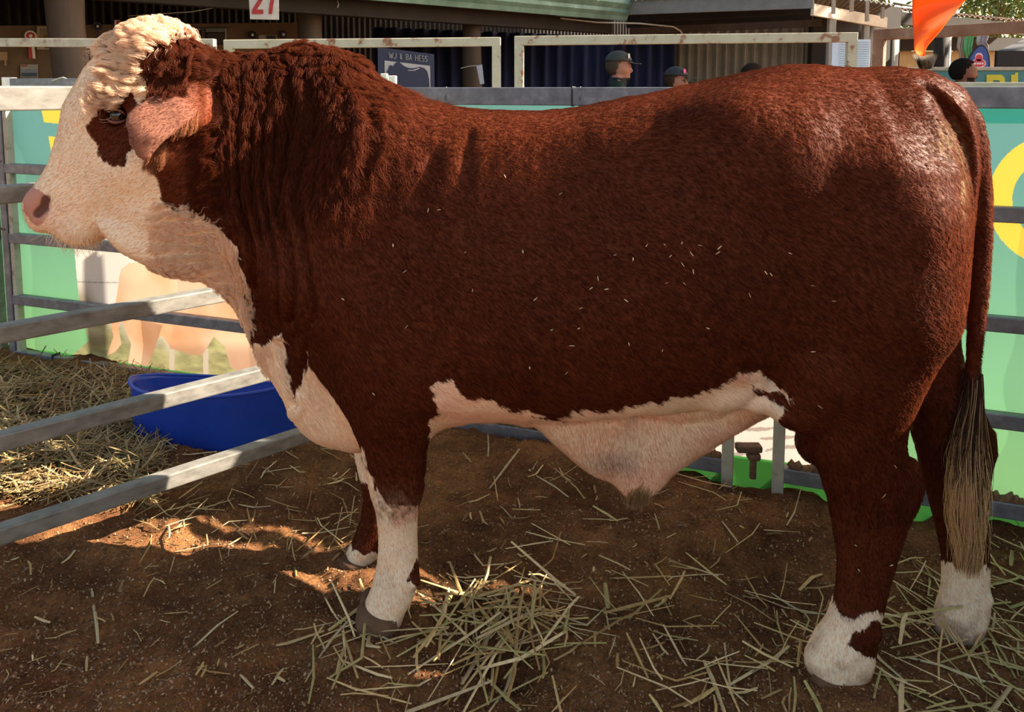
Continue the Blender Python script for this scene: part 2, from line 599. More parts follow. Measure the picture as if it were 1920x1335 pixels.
# rosettes, pictures and posters pinned to the partition
M_BLACKCLOTH = plain('black_cloth', (.012, .010, .014), .8)
def rosette(px, py, rpx, core, rim, label, tails=None, tl=0):
    c = pin(px, py, .05); s = np.linalg.norm(pin(px + 1, py, .05) - pin(px, py, .05))
    e = empty('rosette', c, label, 'rosette')
    nrm = np.array([pu[1], -pu[0], 0])
    for rr, mat, dpt, nm in ((rpx, rim, 0.0, 'pleated_rim'), (rpx * .72, core, .006, 'ribbon_disc'), (rpx * .3, M_WHITE, .012, 'button')):
        N = 28
        b = MB(); b.prism([(rr * s * math.cos(a) * (1 + .04 * (i % 2)), rr * s * math.sin(a) * (1 + .04 * (i % 2))) for i, a in enumerate(np.linspace(0, 2 * math.pi, N, endpoint=False))],
                          pu, (0, 0, 1), c + nrm * (dpt + .002), .006)
        b.build(nm, mat, e)
    for i, mt in enumerate(tails or []):
        w = rpx * .62 * s; dx = (i - (len(tails) - 1) / 2) * w * .75
        b = MB(); b.prism([(dx - w * .4, -rpx * .8 * s), (dx + w * .4, -rpx * .8 * s), (dx + w * .6, -tl * s), (dx + w * .1, -tl * s * .96), (dx - w * .4, -tl * s)][::-1],
                          pu, (0, 0, 1), c + nrm * (.001 - .003 * i), .003)
        b.build('ribbon_tail', mt, e)


M_ROSRED = plain('rosette_red', (.45, .02, .03), .5)
M_PURPLE = plain('rosette_purple', (.05, .025, .11), .6)
rosette(57, 68, 11.5, M_ROSRED, M_WHITE, 'red and white show rosette with long tails on the brown partition', [M_ROSRED, M_WHITE], 50)
rosette(182, 50, 8.5, M_BLACKCLOTH, M_PURPLE, 'dark purple rosette on the partition just right of the thick trunk post', [M_PURPLE], 44)
rosette(471, 66, 7.5, M_BLACKCLOTH, M_BLACKCLOTH, 'black rosette with white centre below the red-numbered card')
rosette(529, 65, 7, M_PURPLE, M_BLACKCLOTH, 'dark rosette beside the timber post right of the numbered card')


def poster(name, x0, y0, x1, y1, frame, label, cat, stripes):
    e = empty(name, pin(x0, y1, .04), label, cat)
    b = MB(); q = [pin(x0, y1, .03), pin(x1, y1, .03), pin(x1, y0, .03), pin(x0, y0, .03)]
    r = [pin(x0, y1, .015), pin(x1, y1, .015), pin(x1, y0, .015), pin(x0, y0, .015)]
    b.hexa(q + r); b.build('sheet', frame, e)
    for (u0, v0, u1, v1, col) in stripes:
        f = lambda u, v, o: pin(x0 + (x1 - x0) * u, y0 + (y1 - y0) * v, o)
        b = MB(); b.hexa([f(u0, v1, .036), f(u1, v1, .036), f(u1, v0, .036), f(u0, v0, .036), f(u0, v1, .031), f(u1, v1, .031), f(u1, v0, .031), f(u0, v0, .031)])
        b.build('printed_panel', plain('print_ink', col, .7), e)
    return e


poster('framed_picture', 69, 50, 108, 93, plain('cream_frame', (.42, .36, .28), .7), 'pale framed cattle photograph half hidden by the thick trunk post', 'picture',
       [(.10, .06, .95, .30, (.20, .17, .12)), (.10, .30, .95, .66, (.26, .19, .11)), (.35, .66, .95, .94, (.045, .06, .03)), (.3, .34, .8, .6, (.40, .28, .16))])
poster('calendar_poster', 38, 121, 71, 152, plain('pale_frame', (.35, .35, .37), .7), 'small pale poster with a blue landscape below the red rosette', 'poster',
       [(.05, .02, .4, .14, (.4, .1, .1)), (.05, .3, .95, .5, (.22, .28, .38)), (.05, .5, .95, .72, (.06, .09, .13)), (.05, .72, .95, .97, (.18, .2, .2))])
poster('framed_picture', 337, 52, 377, 84, M_BLACKCLOTH, 'dark red-toned framed picture left of the slanted photograph, behind the bull\'s poll', 'picture',
       [(.05, .06, .95, .12, (.45, .42, .4)), (.08, .2, .5, .9, (.12, .035, .025)), (.55, .3, .95, .9, (.06, .02, .02))])
poster('framed_picture', 384, 52, 425, 84, M_BLACKCLOTH, 'dark photograph with a grey sky edge between the two dark framed pictures', 'picture',
       [(.02, .04, .95, .26, (.16, .18, .21)), (.1, .32, .9, .9, (.03, .028, .03)), (.90, .05, .97, .95, (.4, .38, .36))])
poster('certificate', 484, 66, 518, 90, plain('certificate_grey', (.30, .27, .24), .7), 'small white and black certificate left of the second timber post', 'certificate',
       [(.42, .04, .92, .9, (.02, .03, .025))])
poster('red_banner', 214, 38, 224, 82, M_WHITE, 'narrow red and white hanging strip behind the bull\'s poll', 'banner', [(.42, .02, .98, .98, (.42, .03, .03))])
poster('cow_cutout', -10, 95, 16, 124, M_BOARD, 'tan cow cutout pinned low at the far left of the partition', 'cutout',
       [(.1, .1, .9, .62, (.42, .27, .16)), (.7, .62, .85, .98, (.40, .26, .15)), (.15, .62, .3, .98, (.38, .25, .15))])

# ---- second shed: corrugated wall, grey fascia, cream barge board
shed2 = empty('corrugated_shed', (5.5, 13.0, -.12), 'corrugated iron shed with a grey fascia and cream sloping barge board', 'shed')
q = lambda px, py, D: at(px, py, D)
w0, w1 = gnd(q(1262, 100, 12.9)), gnd(q(1548, 100, 12.2))
M_CORR = speckled('weathered_iron', [(.3, (.15, .125, .095)), (.7, (.23, .195, .15))], 3, .6)
b = MB(); V, F = corrugated(w0, w1, (0, 0, 2.75), .145, .03, .01, (0, 1, 0)); b.add(V, F); b.build('front_wall', M_CORR, shed2)
b = MB(); b.bar(w0 + [-.12, -.08, 0], w0 + [-.12, -.08, 2.9], .26, .26, up=(0, 1, 0)); b.build('corner_post', M_TIMBER, shed2)
b = MB(); b.bar(w1 + [-.1, 0, 0], w1 + [-.1, 0, 2.9], .30, .16, up=(0, 1, 0)); b.build('corner_post', M_DARK, shed2)
f0, f1 = q(1168, 18, 11.4), q(1526, -3, 9.6)
b = MB(); b.bar(f0 + [0, 0, .02], f1 + [0, 0, -.02], .05, .20); b.build('fascia', M_FASCIA, shed2)
dv = np.array([0.25, 3.0, .55])
b = MB()
L = np.linalg.norm(f1 - f0); n = int(L / .11) * 6
V = []
for i in range(n + 1):
    s = i / n; o_ = f0 + (f1 - f0) * s + np.array([0, -.12, .12 + .022 * math.sin(2 * math.pi * s * L / .11)])
    V += [o_, o_ + dv, o_ + dv + [0, 0, .012], o_ + [0, 0, .012]]
F = [(4 * i + a, 4 * i + (a + 1) % 4, 4 * i + 4 + (a + 1) % 4, 4 * i + 4 + a) for i in range(n) for a in range(4)]
b.add(V, F); b.build('iron_roof', M_ROOFGREY, shed2)
for kk, (ya, yb) in enumerate(((36, 22), (44, 34))):
    b = MB(); b.bar(q(1176, ya, 11.8 + .2 * kk), q(1524, yb - 6, 10.4 + .4 * kk), .10, .13); b.build('eave_beam', M_DARKWOOD, shed2)
b = MB(); b.bar(q(1180, 58, 12.4), q(1540, 42, 12.0), .08, .12); b.build('eave_beam', M_TIMBER, shed2)
b = MB(); b.bar(w0 + [.2, -.1, 1.62], w1 + [-.2, -.1, 1.62], .05, .22); b.build('wall_rail', M_DARKWOOD, shed2)
# gable-side awning: barge board, rafters, roof, posts
B0, B1 = q(1523, 18, 9.6), q(1661, 43, 10.6)
b = MB(); b.bar(B0, B1, .045, .145, bevel=.006); b.build('barge_board', M_BARGE, shed2)
for px_, yt, yb, D in ((1563, -6, 26, 9.7), (1597, -2, 22, 9.95), (1626, 2, 40, 10.2), (1655, 14, 34, 10.4)):
    b = MB(); b.bar(q(px_, yt, D - .15), q(px_ - .5, yb, D - .1), .045, .03, up=(0, 1, 0)); b.build('hanger_strap', M_GREYWOOD, shed2)
b = MB(); r0, r1 = q(1524, -12, 9.6), q(1666, 13, 10.6)
V, F = [], []
n = 60
for i in range(n + 1):
    s = i / n; o_ = r0 + (r1 - r0) * s + np.array([0, -.15, .015 * math.sin(i * 1.5)])
    V += [o_, o_ + np.array([1.2, 3.5, .1]), o_ + np.array([1.2, 3.5, .112]), o_ + np.array([0, 0, .014])]
F = [(4 * i + a, 4 * i + (a + 1) % 4, 4 * i + 4 + (a + 1) % 4, 4 * i + 4 + a) for i in range(n) for a in range(4)]
b.add(V, F); b.build('awning_roof', M_ROOFGREY, shed2)
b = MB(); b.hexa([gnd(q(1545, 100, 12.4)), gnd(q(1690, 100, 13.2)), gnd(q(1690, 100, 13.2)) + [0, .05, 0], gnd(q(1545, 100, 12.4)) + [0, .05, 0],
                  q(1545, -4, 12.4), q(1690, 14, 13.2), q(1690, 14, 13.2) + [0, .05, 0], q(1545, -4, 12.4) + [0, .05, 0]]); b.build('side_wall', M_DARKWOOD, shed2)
for px_, D, w in ((1557, 9.9, 13), (1621, 10.4, 11)):
    b = MB(); c = q(px_, 100, D); b.bar((c[0], D, -.15), (c[0], D, q(px_, 34 if px_ < 1600 else 44, D)[2]), w * D / FPX, w * D / FPX, up=(0, 1, 0), bevel=.01)
    b.build('awning_post', M_GREYWOOD, shed2)

# white boards tied between the posts
for (x0, x1, lab) in ((1558, 1592, 'plain white board tied to the left grey post of the corrugated shed'), (1605, 1632, 'white ruled board beside the right grey post of the corrugated shed')):
    e = empty('notice_board', gnd(q((x0 + x1) / 2, 100, 9.3)), lab, 'board')
    b = MB(); a_, c_ = q(x0, 130, 9.3), q(x1, 74, 9.3)
    b.box(((a_[0] + c_[0]) / 2, 9.3, (c_[2] - .13) / 2), (c_[0] - a_[0], .02, c_[2] + .13), bevel=.003); b.build('sheet', plain('board_white', (.66, .66, .76), .6, .04), e)
    b = MB()
    for i in range(12):
        yy = 79 + 4.3 * i
        l_, r_ = q(x0 + (14 if x0 < 1600 else 2), yy, 9.285), q(x1 - 2, yy + .4, 9.285)
        b.bar(l_, r_, .003, .006, bevel=0)
    b.build('ruled_lines', plain('grey_ink', (.40, .40, .50), .7), e)

# ---- third shed, far right: rusty roof, yellow lower wall
shed3 = empty('rusty_shed', (9.5, 16, -.12), 'brown shed with a rusty roof and yellow lower wall at the far right', 'shed')
b = MB(); V, F = corrugated(gnd(q(1640, 100, 15.2)), gnd(q(1990, 100, 17.5)), (0, 0, 2.35), .15, .03, .01, (0, 1, 0)); b.add(V, F); b.build('upper_wall', M_RUSTROOF, shed3)
y0_, y1_ = q(1640, 96, 15.0), q(1990, 96, 17.3)
b = MB(); b.hexa([gnd(y0_), gnd(y1_), gnd(y1_) + [0, .1, 0], gnd(y0_) + [0, .1, 0], y0_, y1_, y1_ + [0, .1, 0], y0_ + [0, .1, 0]]); b.build('lower_wall', M_YELLOWWALL, shed3)
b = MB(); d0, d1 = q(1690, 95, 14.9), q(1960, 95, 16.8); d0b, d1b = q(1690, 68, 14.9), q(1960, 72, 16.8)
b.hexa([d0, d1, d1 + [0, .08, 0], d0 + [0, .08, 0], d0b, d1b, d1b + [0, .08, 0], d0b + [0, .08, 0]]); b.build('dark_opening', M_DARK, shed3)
R0, R1 = q(1650, 14, 13.6), q(1960, 44, 15.2)
b = MB(); L = np.linalg.norm(R1 - R0); n = int(L / .14) * 6; V = []
for i in range(n + 1):
    s = i / n; o_ = R0 + (R1 - R0) * s + np.array([0, 0, .02 * math.sin(2 * math.pi * s * L / .14)])
    V += [o_, o_ + np.array([1.2, 6.0, .8]), o_ + np.array([1.2, 6, .815]), o_ + np.array([0, 0, .015])]
F = [(4 * i + a, 4 * i + (a + 1) % 4, 4 * i + 4 + (a + 1) % 4, 4 * i + 4 + a) for i in range(n) for a in range(4)]
b.add(V, F); b.build('iron_roof', M_RUSTROOF, shed3)
b = MB(); b.bar(R0 + [.2, .1, -.16], R1 + [.2, .1, -.16], .06, .22); b.build('fascia', M_DARKWOOD, shed3)
for px_, wpx, mt in ((1673, 22, plain('stone_post', (.50, .44, .36), .8)), (1764, 26, M_DARKWOOD), (1778, 9, plain('white_post', (.68, .64, .58), .7))):
    D = 13.2; b = MB(); c = q(px_, 100, D); r = wpx / 2 * D / FPX
    b.tube([(c[0], D, -.15), (c[0], D, 1.2), (c[0], D, q(px_, 55, D)[2])], [r * 1.03, r, r * .97], 14); b.build('post', mt, shed3, True)
# hanging plastic strips
def strip(x0, x1, y0, y1, D, col, lab):
    V, F = [], []
    n, mm = 14, 10
    for i in range(n + 1):
        for j in range(mm + 1):
            p = q(x0 + (x1 - x0) * i / n + 3 * math.sin(j * .9) * j / mm, y0 + (y1 - y0) * j / mm, D)
            V.append((p[0], p[1] + .03 * math.sin(i * 1.3 + j * .3), p[2]))
    for i in range(n):
        for j in range(mm):
            a = i * (mm + 1) + j
            F.append((a, a + 1, a + mm + 2, a + mm + 1))
    o_ = mesh_obj('hanging_sheet', V, F, plain('plastic_film', col, .25, .2, 14), None, True)
    md = o_.modifiers.new('thickness', 'SOLIDIFY'); md.thickness = .006
    tag(o_, lab, 'plastic sheet')


strip(1809, 1824, 61, 116, 12.6, (.16, .50, .20), 'green plastic sheet hanging left of the blue teardrop flag')
strip(1797, 1811, 61, 110, 12.7, (.48, .38, .30), 'beige plastic sheet hanging beside the green one')
strip(1833, 1853, 60, 92, 12.6, (.48, .38, .40), 'pinkish clear plastic sheet hanging behind the blue teardrop flag')

# blue teardrop flag with its red club-shaped badge (lettering too small to read)
D = 9.6; s_ = D / FPX
fl = empty('teardrop_flag', gnd(q(1833, 120, D)), 'blue teardrop flag with a red badge behind the bearded man', 'flag')
o = q(1833, 128, D)
outl = [(-22, -60), (-23, -10), (-21, 6), (-16, 20), (-9, 32), (0, 41), (8, 42), (15, 36), (20, 24), (22, 10), (22.5, -5), (22, -60)]
b = MB(); b.prism([(x * s_, y * s_) for x, y in outl][::-1], (1, 0, 0), (0, 0, 1), o, .012); b.build('cloth', plain('flag_blue', (.030, .065, .28), .6), fl)
def club(sc, oy): return [[(oy[0] + sc * x, oy[1] + sc * y) for x, y in p] for p in
                          ([(math.cos(a) * 7.5, 21 + math.sin(a) * 7.5) for a in np.linspace(0, 2 * math.pi, 18, endpoint=False)],
                           [(-13, 13), (-6, 18), (6, 18), (13, 13), (14, 6), (8, 2), (0, -2), (-9, 1), (-13.5, 6)])]
cx, cy_ = 1, 10.5
for sc, mt, dp, nm in ((1.0, plain('badge_pink', (.75, .45, .48), .6), .003, 'badge_border'), (.82, plain('badge_red', (.55, .03, .05), .6), .006, 'badge')):
    b = MB()
    for p in club(sc, (cx - 0, cy_ * (1 - sc))): b.prism([(x * s_, y * s_) for x, y in p], (1, 0, 0), (0, 0, 1), o + [0, -dp, 0], .002)
    b.build(nm, mt, fl)
b = MB()
for i, w in enumerate((2.2, 1.4, 2.2, 1.8, 1.5, 2.2)):
    x = -8.5 + i * 3.1
    b.prism([((x) * s_, 7.0 * s_), ((x + w) * s_, 7.0 * s_), ((x + w) * s_, 10.4 * s_), (x * s_, 10.4 * s_)], (1, 0, 0), (0, 0, 1), o + [0, -.009, 0], .002)
b.build('badge_lettering', M_WHITE, fl)
b = MB(); b.tube([o + np.array([x * s_, .006, y * s_]) for x, y in outl], .012, 8); b.build('pole', M_BLACKCLOTH, fl)

# black gazebo at the right edge
D = 10.5
gz_ = empty('gazebo', gnd(q(1920, 120, D)), 'black pop-up gazebo at the right edge behind the yellow lettering', 'gazebo')
A = [q(1871, 95, D), q(2050, 95, D)]; dep = np.array([2.1, 3.0, 0])
base = [A[0], A[1], A[1] + dep, A[0] + dep]
apex = (A[0] + A[1]) / 2 + dep / 2 + [0, 0, .42]
b = MB(); b.add(base + [apex], [(0, 1, 4), (1, 2, 4), (2, 3, 4), (3, 0, 4), (3, 2, 1, 0)]); b.build('roof_cloth', plain('gazebo_cloth', (.035, .035, .038), .7), gz_)
b = MB()
dz = A[0][2] - q(1871, 126, D)[2]
for i in range(4):
    p, r_ = base[i], base[(i + 1) % 4]
    b.bar(p - [0, 0, dz / 2], r_ - [0, 0, dz / 2], .02, dz)
b.build('valance', plain('gazebo_valance', (.012, .012, .014), .8), gz_)
for p in base:
    b = MB(); b.bar(gnd(p), p, .05, .05, up=(0, 1, 0)); b.build('leg', M_BLACKCLOTH, gz_)

# trees beyond the sheds
M_LEAF = speckled('gum_leaves', [(.3, (.09, .13, .03)), (.6, (.20, .25, .07)), (.8, (.36, .37, .12))], 2.5, .6, spec=.3)
M_BARK = speckled('bark', [(.3, (.12, .09, .07)), (.7, (.24, .19, .15))], 6, .9)
def tree(cx, cy, h, r, seed, lab, n=2600, droop=.4, leaf=1.0, low=.45):
    rng = np.random.default_rng(seed)
    e = empty('gum_tree', (cx, cy, -.15), lab, 'tree')
    b = MB(); b.tube([(cx, cy, -.15), (cx + .1, cy, h * .35), (cx - .05, cy + .1, h * .62), (cx + .1, cy, h * .85)], [.22, .18, .12, .05], 10)
    for k in range(9):
        a = rng.random() * 6.28; z0 = h * (.4 + .05 * k)
        b.tube([(cx, cy, z0), (cx + math.cos(a) * r * .5, cy + math.sin(a) * r * .5, z0 + .9), (cx + math.cos(a) * r * .9, cy + math.sin(a) * r * .9, z0 + .8)], [.07, .05, .02], 6)
    b.build('trunk', M_BARK, e, True)
    V, F = [], []
    cl = [(rng.normal(0, r * .5), rng.normal(0, r * .45), h * (low + (1 - low) * rng.random())) for _ in range(30)]
    for i in range(n):
        c = cl[rng.integers(30)]
        p = np.array([cx + c[0], cy + c[1], c[2]]) + rng.normal(0, r * .17, 3)
        d = rng.normal(0, 1, 3); d[2] = -abs(d[2]) * droop * 3 - .2; d /= np.linalg.norm(d)
        s2 = np.cross(d, rng.normal(0, 1, 3)); s2 /= np.linalg.norm(s2)
        L = rng.uniform(.14, .30) * leaf; w = L * .16
        k = len(V)
        V += [p, p + d * L * .5 + s2 * w, p + d * L, p + d * L * .5 - s2 * w]
        F.append((k, k + 1, k + 2, k + 3))
    f = mesh_obj('foliage', V, F, M_LEAF, e, False)
    f['kind'] = 'stuff'


tree(13.6, 22.0, 4.9, 1.5, 31, 'drooping gum tree rising above the rusty shed roof', 3200)
tree(10.2, 22.5, 4.3, 1.4, 32, 'tree showing in the gap left of the orange pennant', 2200)
tree(8.6, 27.0, 4.7, 1.5, 33, 'tree above the awning roof of the corrugated shed', 1800)
# tall gums outside the view at the right, added to keep the sheds in shade
tree(13.5, 9.6, 14.0, 2.6, 34, 'tall unseen gum tree added to shade the sheds, nearest of three at the right', 5200, .4, 3.4, .63)
tree(13.8, 13.4, 14.5, 2.8, 35, 'tall unseen gum tree added to shade the sheds, middle of three at the right', 5200, .4, 3.4, .63)
tree(15.5, 17.4, 14.0, 2.6, 36, 'tall unseen gum tree added to shade the sheds, furthest of three at the right', 4200, .4, 3.4, .63)

# ------------------------------------------------------------------ the bull: one continuous body
BY0, BYK = 2.2, -0.12                    # the bull's midplane  y = BY0 + BYK x  (rump nearer the camera)


def bp(px, py):
    return on_plane(px, py, BY0, BYK)


def rot90(v): return np.array([-v[1], v[0]])


class Field:
    def __init__(self, lo, hi, h):
        self.h = h
        self.lo = np.array(lo, float)
        self.n = np.ceil((np.array(hi) - self.lo) / h).astype(int) + 1
        self.ax = [(self.lo[i] + h * np.arange(self.n[i])).astype(np.float32) for i in range(3)]
        self.F = np.full(tuple(self.n), 9.0, np.float32)

    def block(self, lo, hi):
        i0 = np.maximum(((np.array(lo) - self.lo) / self.h).astype(int), 0)
        i1 = np.minimum(((np.array(hi) - self.lo) / self.h).astype(int) + 2, self.n)
        sl = tuple(slice(a, b) for a, b in zip(i0, i1))
        X, Y, Z = np.meshgrid(self.ax[0][sl[0]], self.ax[1][sl[1]], self.ax[2][sl[2]], indexing='ij', sparse=True)
        return sl, X, Y, Z

    def union(self, sl, f, k):
        A = self.F[sl]
        if k <= 0:
            np.minimum(A, f, out=A); return
        hh = np.clip(k - np.abs(A - f), 0, None) / k
        self.F[sl] = np.minimum(A, f) - hh * hh * k * 0.25

    def cut(self, sl, f, k):
        A = self.F[sl]; g = -f
        hh = np.clip(k - np.abs(A - g), 0, None) / k
        self.F[sl] = np.maximum(A, g) + hh * hh * k * 0.25


def sect(q, p, n, g, hq, hp):
    """signed distance (approx.) of an egg-shaped section; q up, p across, both in metres from the centre"""
    qq = q / hq
    pp = p / (hp * (1 + g * np.clip(qq, -1, 1)))
    r = (np.abs(qq) ** n + np.abs(pp) ** n) ** (1.0 / n)
    off = np.sqrt(q * q + p * p)
    rad = off / np.maximum(r, 1e-4)
    rad = np.where(r < 0.05, np.minimum(hq, hp), rad)
    return (r - 1) * rad


def sweep(F, axis, st, k, margin=0.1, up=None):
    """st: rows (s, centre_across, centre_up, half_across, half_up, n, g); axis 'x' (up = z, across = y) or
    'z' (up = x, across = y)"""
    st = np.array(sorted(st), float)
    s0, s1 = st[0, 0], st[-1, 0]
    iu = 2 if axis == 'x' else 0
    ia = 0 if axis == 'x' else 2
    mu = (st[:, 2] - st[:, 4]).min() - margin, (st[:, 2] + st[:, 4]).max() + margin
    ma = (st[:, 1] - st[:, 3]).min() - margin, (st[:, 1] + st[:, 3]).max() + margin
    lo = np.zeros(3); hi = np.zeros(3)
    lo[ia], hi[ia] = s0 - margin, s1 + margin
    lo[iu], hi[iu] = mu
    lo[1], hi[1] = ma
    sl, X, Y, Z = F.block(lo, hi)
    S = X if axis == 'x' else Z
    U = Z if axis == 'x' else X
    par = [pchip(st[:, 0], st[:, c], S.ravel()).astype(np.float32).reshape(S.shape) for c in range(1, 7)]
    f = sect(U - par[1], Y - par[0], par[4], par[5], par[3], par[2])
    over = np.maximum(np.maximum(s0 - S, S - s1), 0)
    f = np.where(over > 0, np.sqrt(np.maximum(f, 0) ** 2 + over ** 2), f).astype(np.float32)
    F.union(sl, f, k)
    return sl, f


def sweep_line(F, O, e1, e2, e3, st, k, margin=0.1):
    """as sweep() along a slanted straight axis e1 from O"""
    st = np.array(sorted(st), float)
    ends = []
    for r in st:
        c = O + e1 * r[0] + e2 * r[2] + e3 * r[1]
        for a in (-1, 1):
            for b in (-1, 1):
                ends.append(c + e2 * a * r[4] + e3 * b * r[3])
    ends = np.array(ends)
    sl, X, Y, Z = F.block(ends.min(0) - margin, ends.max(0) + margin)
    D = (X - O[0], Y - O[1], Z - O[2])
    S = D[0] * e1[0] + D[1] * e1[1] + D[2] * e1[2]
    U = D[0] * e2[0] + D[1] * e2[1] + D[2] * e2[2]
    A = D[0] * e3[0] + D[1] * e3[1] + D[2] * e3[2]
    par = [np.interp(S, np.linspace(st[0, 0], st[-1, 0], 160),
                     pchip(st[:, 0], st[:, c], np.linspace(st[0, 0], st[-1, 0], 160))) for c in range(1, 7)]
    f = sect(U - par[1], A - par[0], par[4], par[5], par[3], par[2])
    over = np.maximum(np.maximum(st[0, 0] - S, S - st[-1, 0]), 0)
    f = np.where(over > 0, np.sqrt(np.maximum(f, 0) ** 2 + over ** 2), f).astype(np.float32)
    F.union(sl, f, k)
    return sl, f


def blob(F, pts, radii, k, squash=None, sq_dir=None, cut=False, margin=0.08):
    """chain of round cones; squash flattens it along sq_dir"""
    pts = np.array(pts, float); radii = np.array(radii, float)
    sl, X, Y, Z = F.block((pts - radii[:, None]).min(0) - margin, (pts + radii[:, None]).max(0) + margin)
    P = np.stack(np.broadcast_arrays(X, Y, Z), -1).reshape(-1, 3).astype(np.float32)
    shp = np.broadcast(X, Y, Z).shape
    sc = 1.0
    if squash:
        n = np.array(sq_dir, float); n /= np.linalg.norm(n)
        M = np.eye(3) + (squash - 1) * np.outer(n, n)
        P = P @ M.astype(np.float32); pts = pts @ M; sc = 1.0 / squash
    best = None
    if len(pts) == 1:
        best = np.linalg.norm(P - pts[0], axis=1) - radii[0]
    for i in range(len(pts) - 1):
        a, b = pts[i], pts[i + 1]
        ab = b - a
        t = np.clip(((P - a) @ ab) / (ab @ ab), 0, 1)
        d = np.linalg.norm(P - a - t[:, None] * ab, axis=1) - (radii[i] + (radii[i + 1] - radii[i]) * t)
        best = d if best is None else np.minimum(best, d)
    f = (best.reshape(shp) * (sc if squash else 1.0)).astype(np.float32)
    if squash:                     # keeps the thin direction's distance honest near the surface
        f = np.where(f > 0, f * 1.6, f)
    (F.cut if cut else F.union)(sl, f, k)
    return sl, f


def leg_stations(rows):
    """rows (py, left px, right px, D, half_across) -> stations for a vertical sweep"""
    out = []
    for py, l, r, D, b in rows:
        a = at(l, py, D); c = at(r, py, D); m = at((l + r) / 2, py, D)
        th = math.atan2(m[0], m[1])
        Wd = abs(c[0] - a[0]) / 2 * math.cos(th)
        aa = (max(Wd * Wd - (b * math.sin(th)) ** 2, (0.3 * Wd) ** 2)) ** 0.5 / math.cos(th)
        out.append((m[2], D, m[0], b, aa, 2.15, 0.0))
    return out


def surface_nets(F):
    A = F.F
    ins = A < 0
    nx, ny, nz = A.shape
    cnt = np.zeros((nx - 1, ny - 1, nz - 1), np.int8)
    for dx in (0, 1):
        for dy in (0, 1):
            for dz in (0, 1):
                cnt += ins[dx:nx - 1 + dx, dy:ny - 1 + dy, dz:nz - 1 + dz]
    act = (cnt > 0) & (cnt < 8)
    ci = np.argwhere(act)
    idx = np.full(act.shape, -1, np.int32)
    idx[act] = np.arange(len(ci))
    acc = np.zeros((len(ci), 3)); num = np.zeros(len(ci))
    corners = [(a, b, c) for a in (0, 1) for b in (0, 1) for c in (0, 1)]
    val = {c: A[ci[:, 0] + c[0], ci[:, 1] + c[1], ci[:, 2] + c[2]].astype(float) for c in corners}
    for c in corners:
        for d in range(3):
            if c[d] == 0:
                e = list(c); e[d] = 1; e = tuple(e)
                m = (val[c] < 0) != (val[e] < 0)
                t = val[c] / (val[c] - val[e] + 1e-20)
                p = np.array(c, float)[None] + np.zeros((len(ci), 3))
                p[:, d] += t
                acc[m] += p[m]; num[m] += 1
    V = F.lo + F.h * (ci + acc / num[:, None])
    Q = []
    for d in range(3):
        o = [0, 0, 0]; o[d] = 1
        a = ins[:nx - o[0], :ny - o[1], :nz - o[2]]
        b = ins[o[0]:, o[1]:, o[2]:]
        e = np.argwhere(a != b)
        sgn = a[e[:, 0], e[:, 1], e[:, 2]]
        u, w = (d + 1) % 3, (d + 2) % 3
        ok = (e[:, u] > 0) & (e[:, w] > 0) & (e[:, u] < A.shape[u] - 1) & (e[:, w] < A.shape[w] - 1)
        e = e[ok]; sgn = sgn[ok]
        def cell(du, dw):
            f = e.copy(); f[:, u] -= du; f[:, w] -= dw
            return idx[f[:, 0], f[:, 1], f[:, 2]]
        q = np.stack([cell(1, 1), cell(0, 1), cell(0, 0), cell(1, 0)], 1)
        q[~sgn] = q[~sgn][:, ::-1]
        Q.append(q)
    return V, np.concatenate(Q)


TOPLINE = [(345, 97), (380, 102), (430, 112), (480, 107), (520, 102), (570, 102), (620, 108), (660, 121), (700, 144),
           (750, 168), (800, 188), (850, 200), (900, 206), (960, 208), (1020, 208), (1080, 202), (1130, 192),
           (1180, 181), (1250, 169), (1330, 152), (1400, 137), (1460, 126), (1500, 123), (1540, 124), (1600, 128),
           (1640, 127), (1680, 126), (1720, 136), (1760, 156), (1790, 178), (1815, 215), (1835, 262)]
BELLY = [(560, 740), (640, 790), (740, 800), (830, 792), (900, 780), (1000, 778), (1100, 776), (1200, 768),
         (1320, 752), (1420, 742), (1500, 735), (1600, 700), (1680, 660), (1760, 560), (1835, 420)]


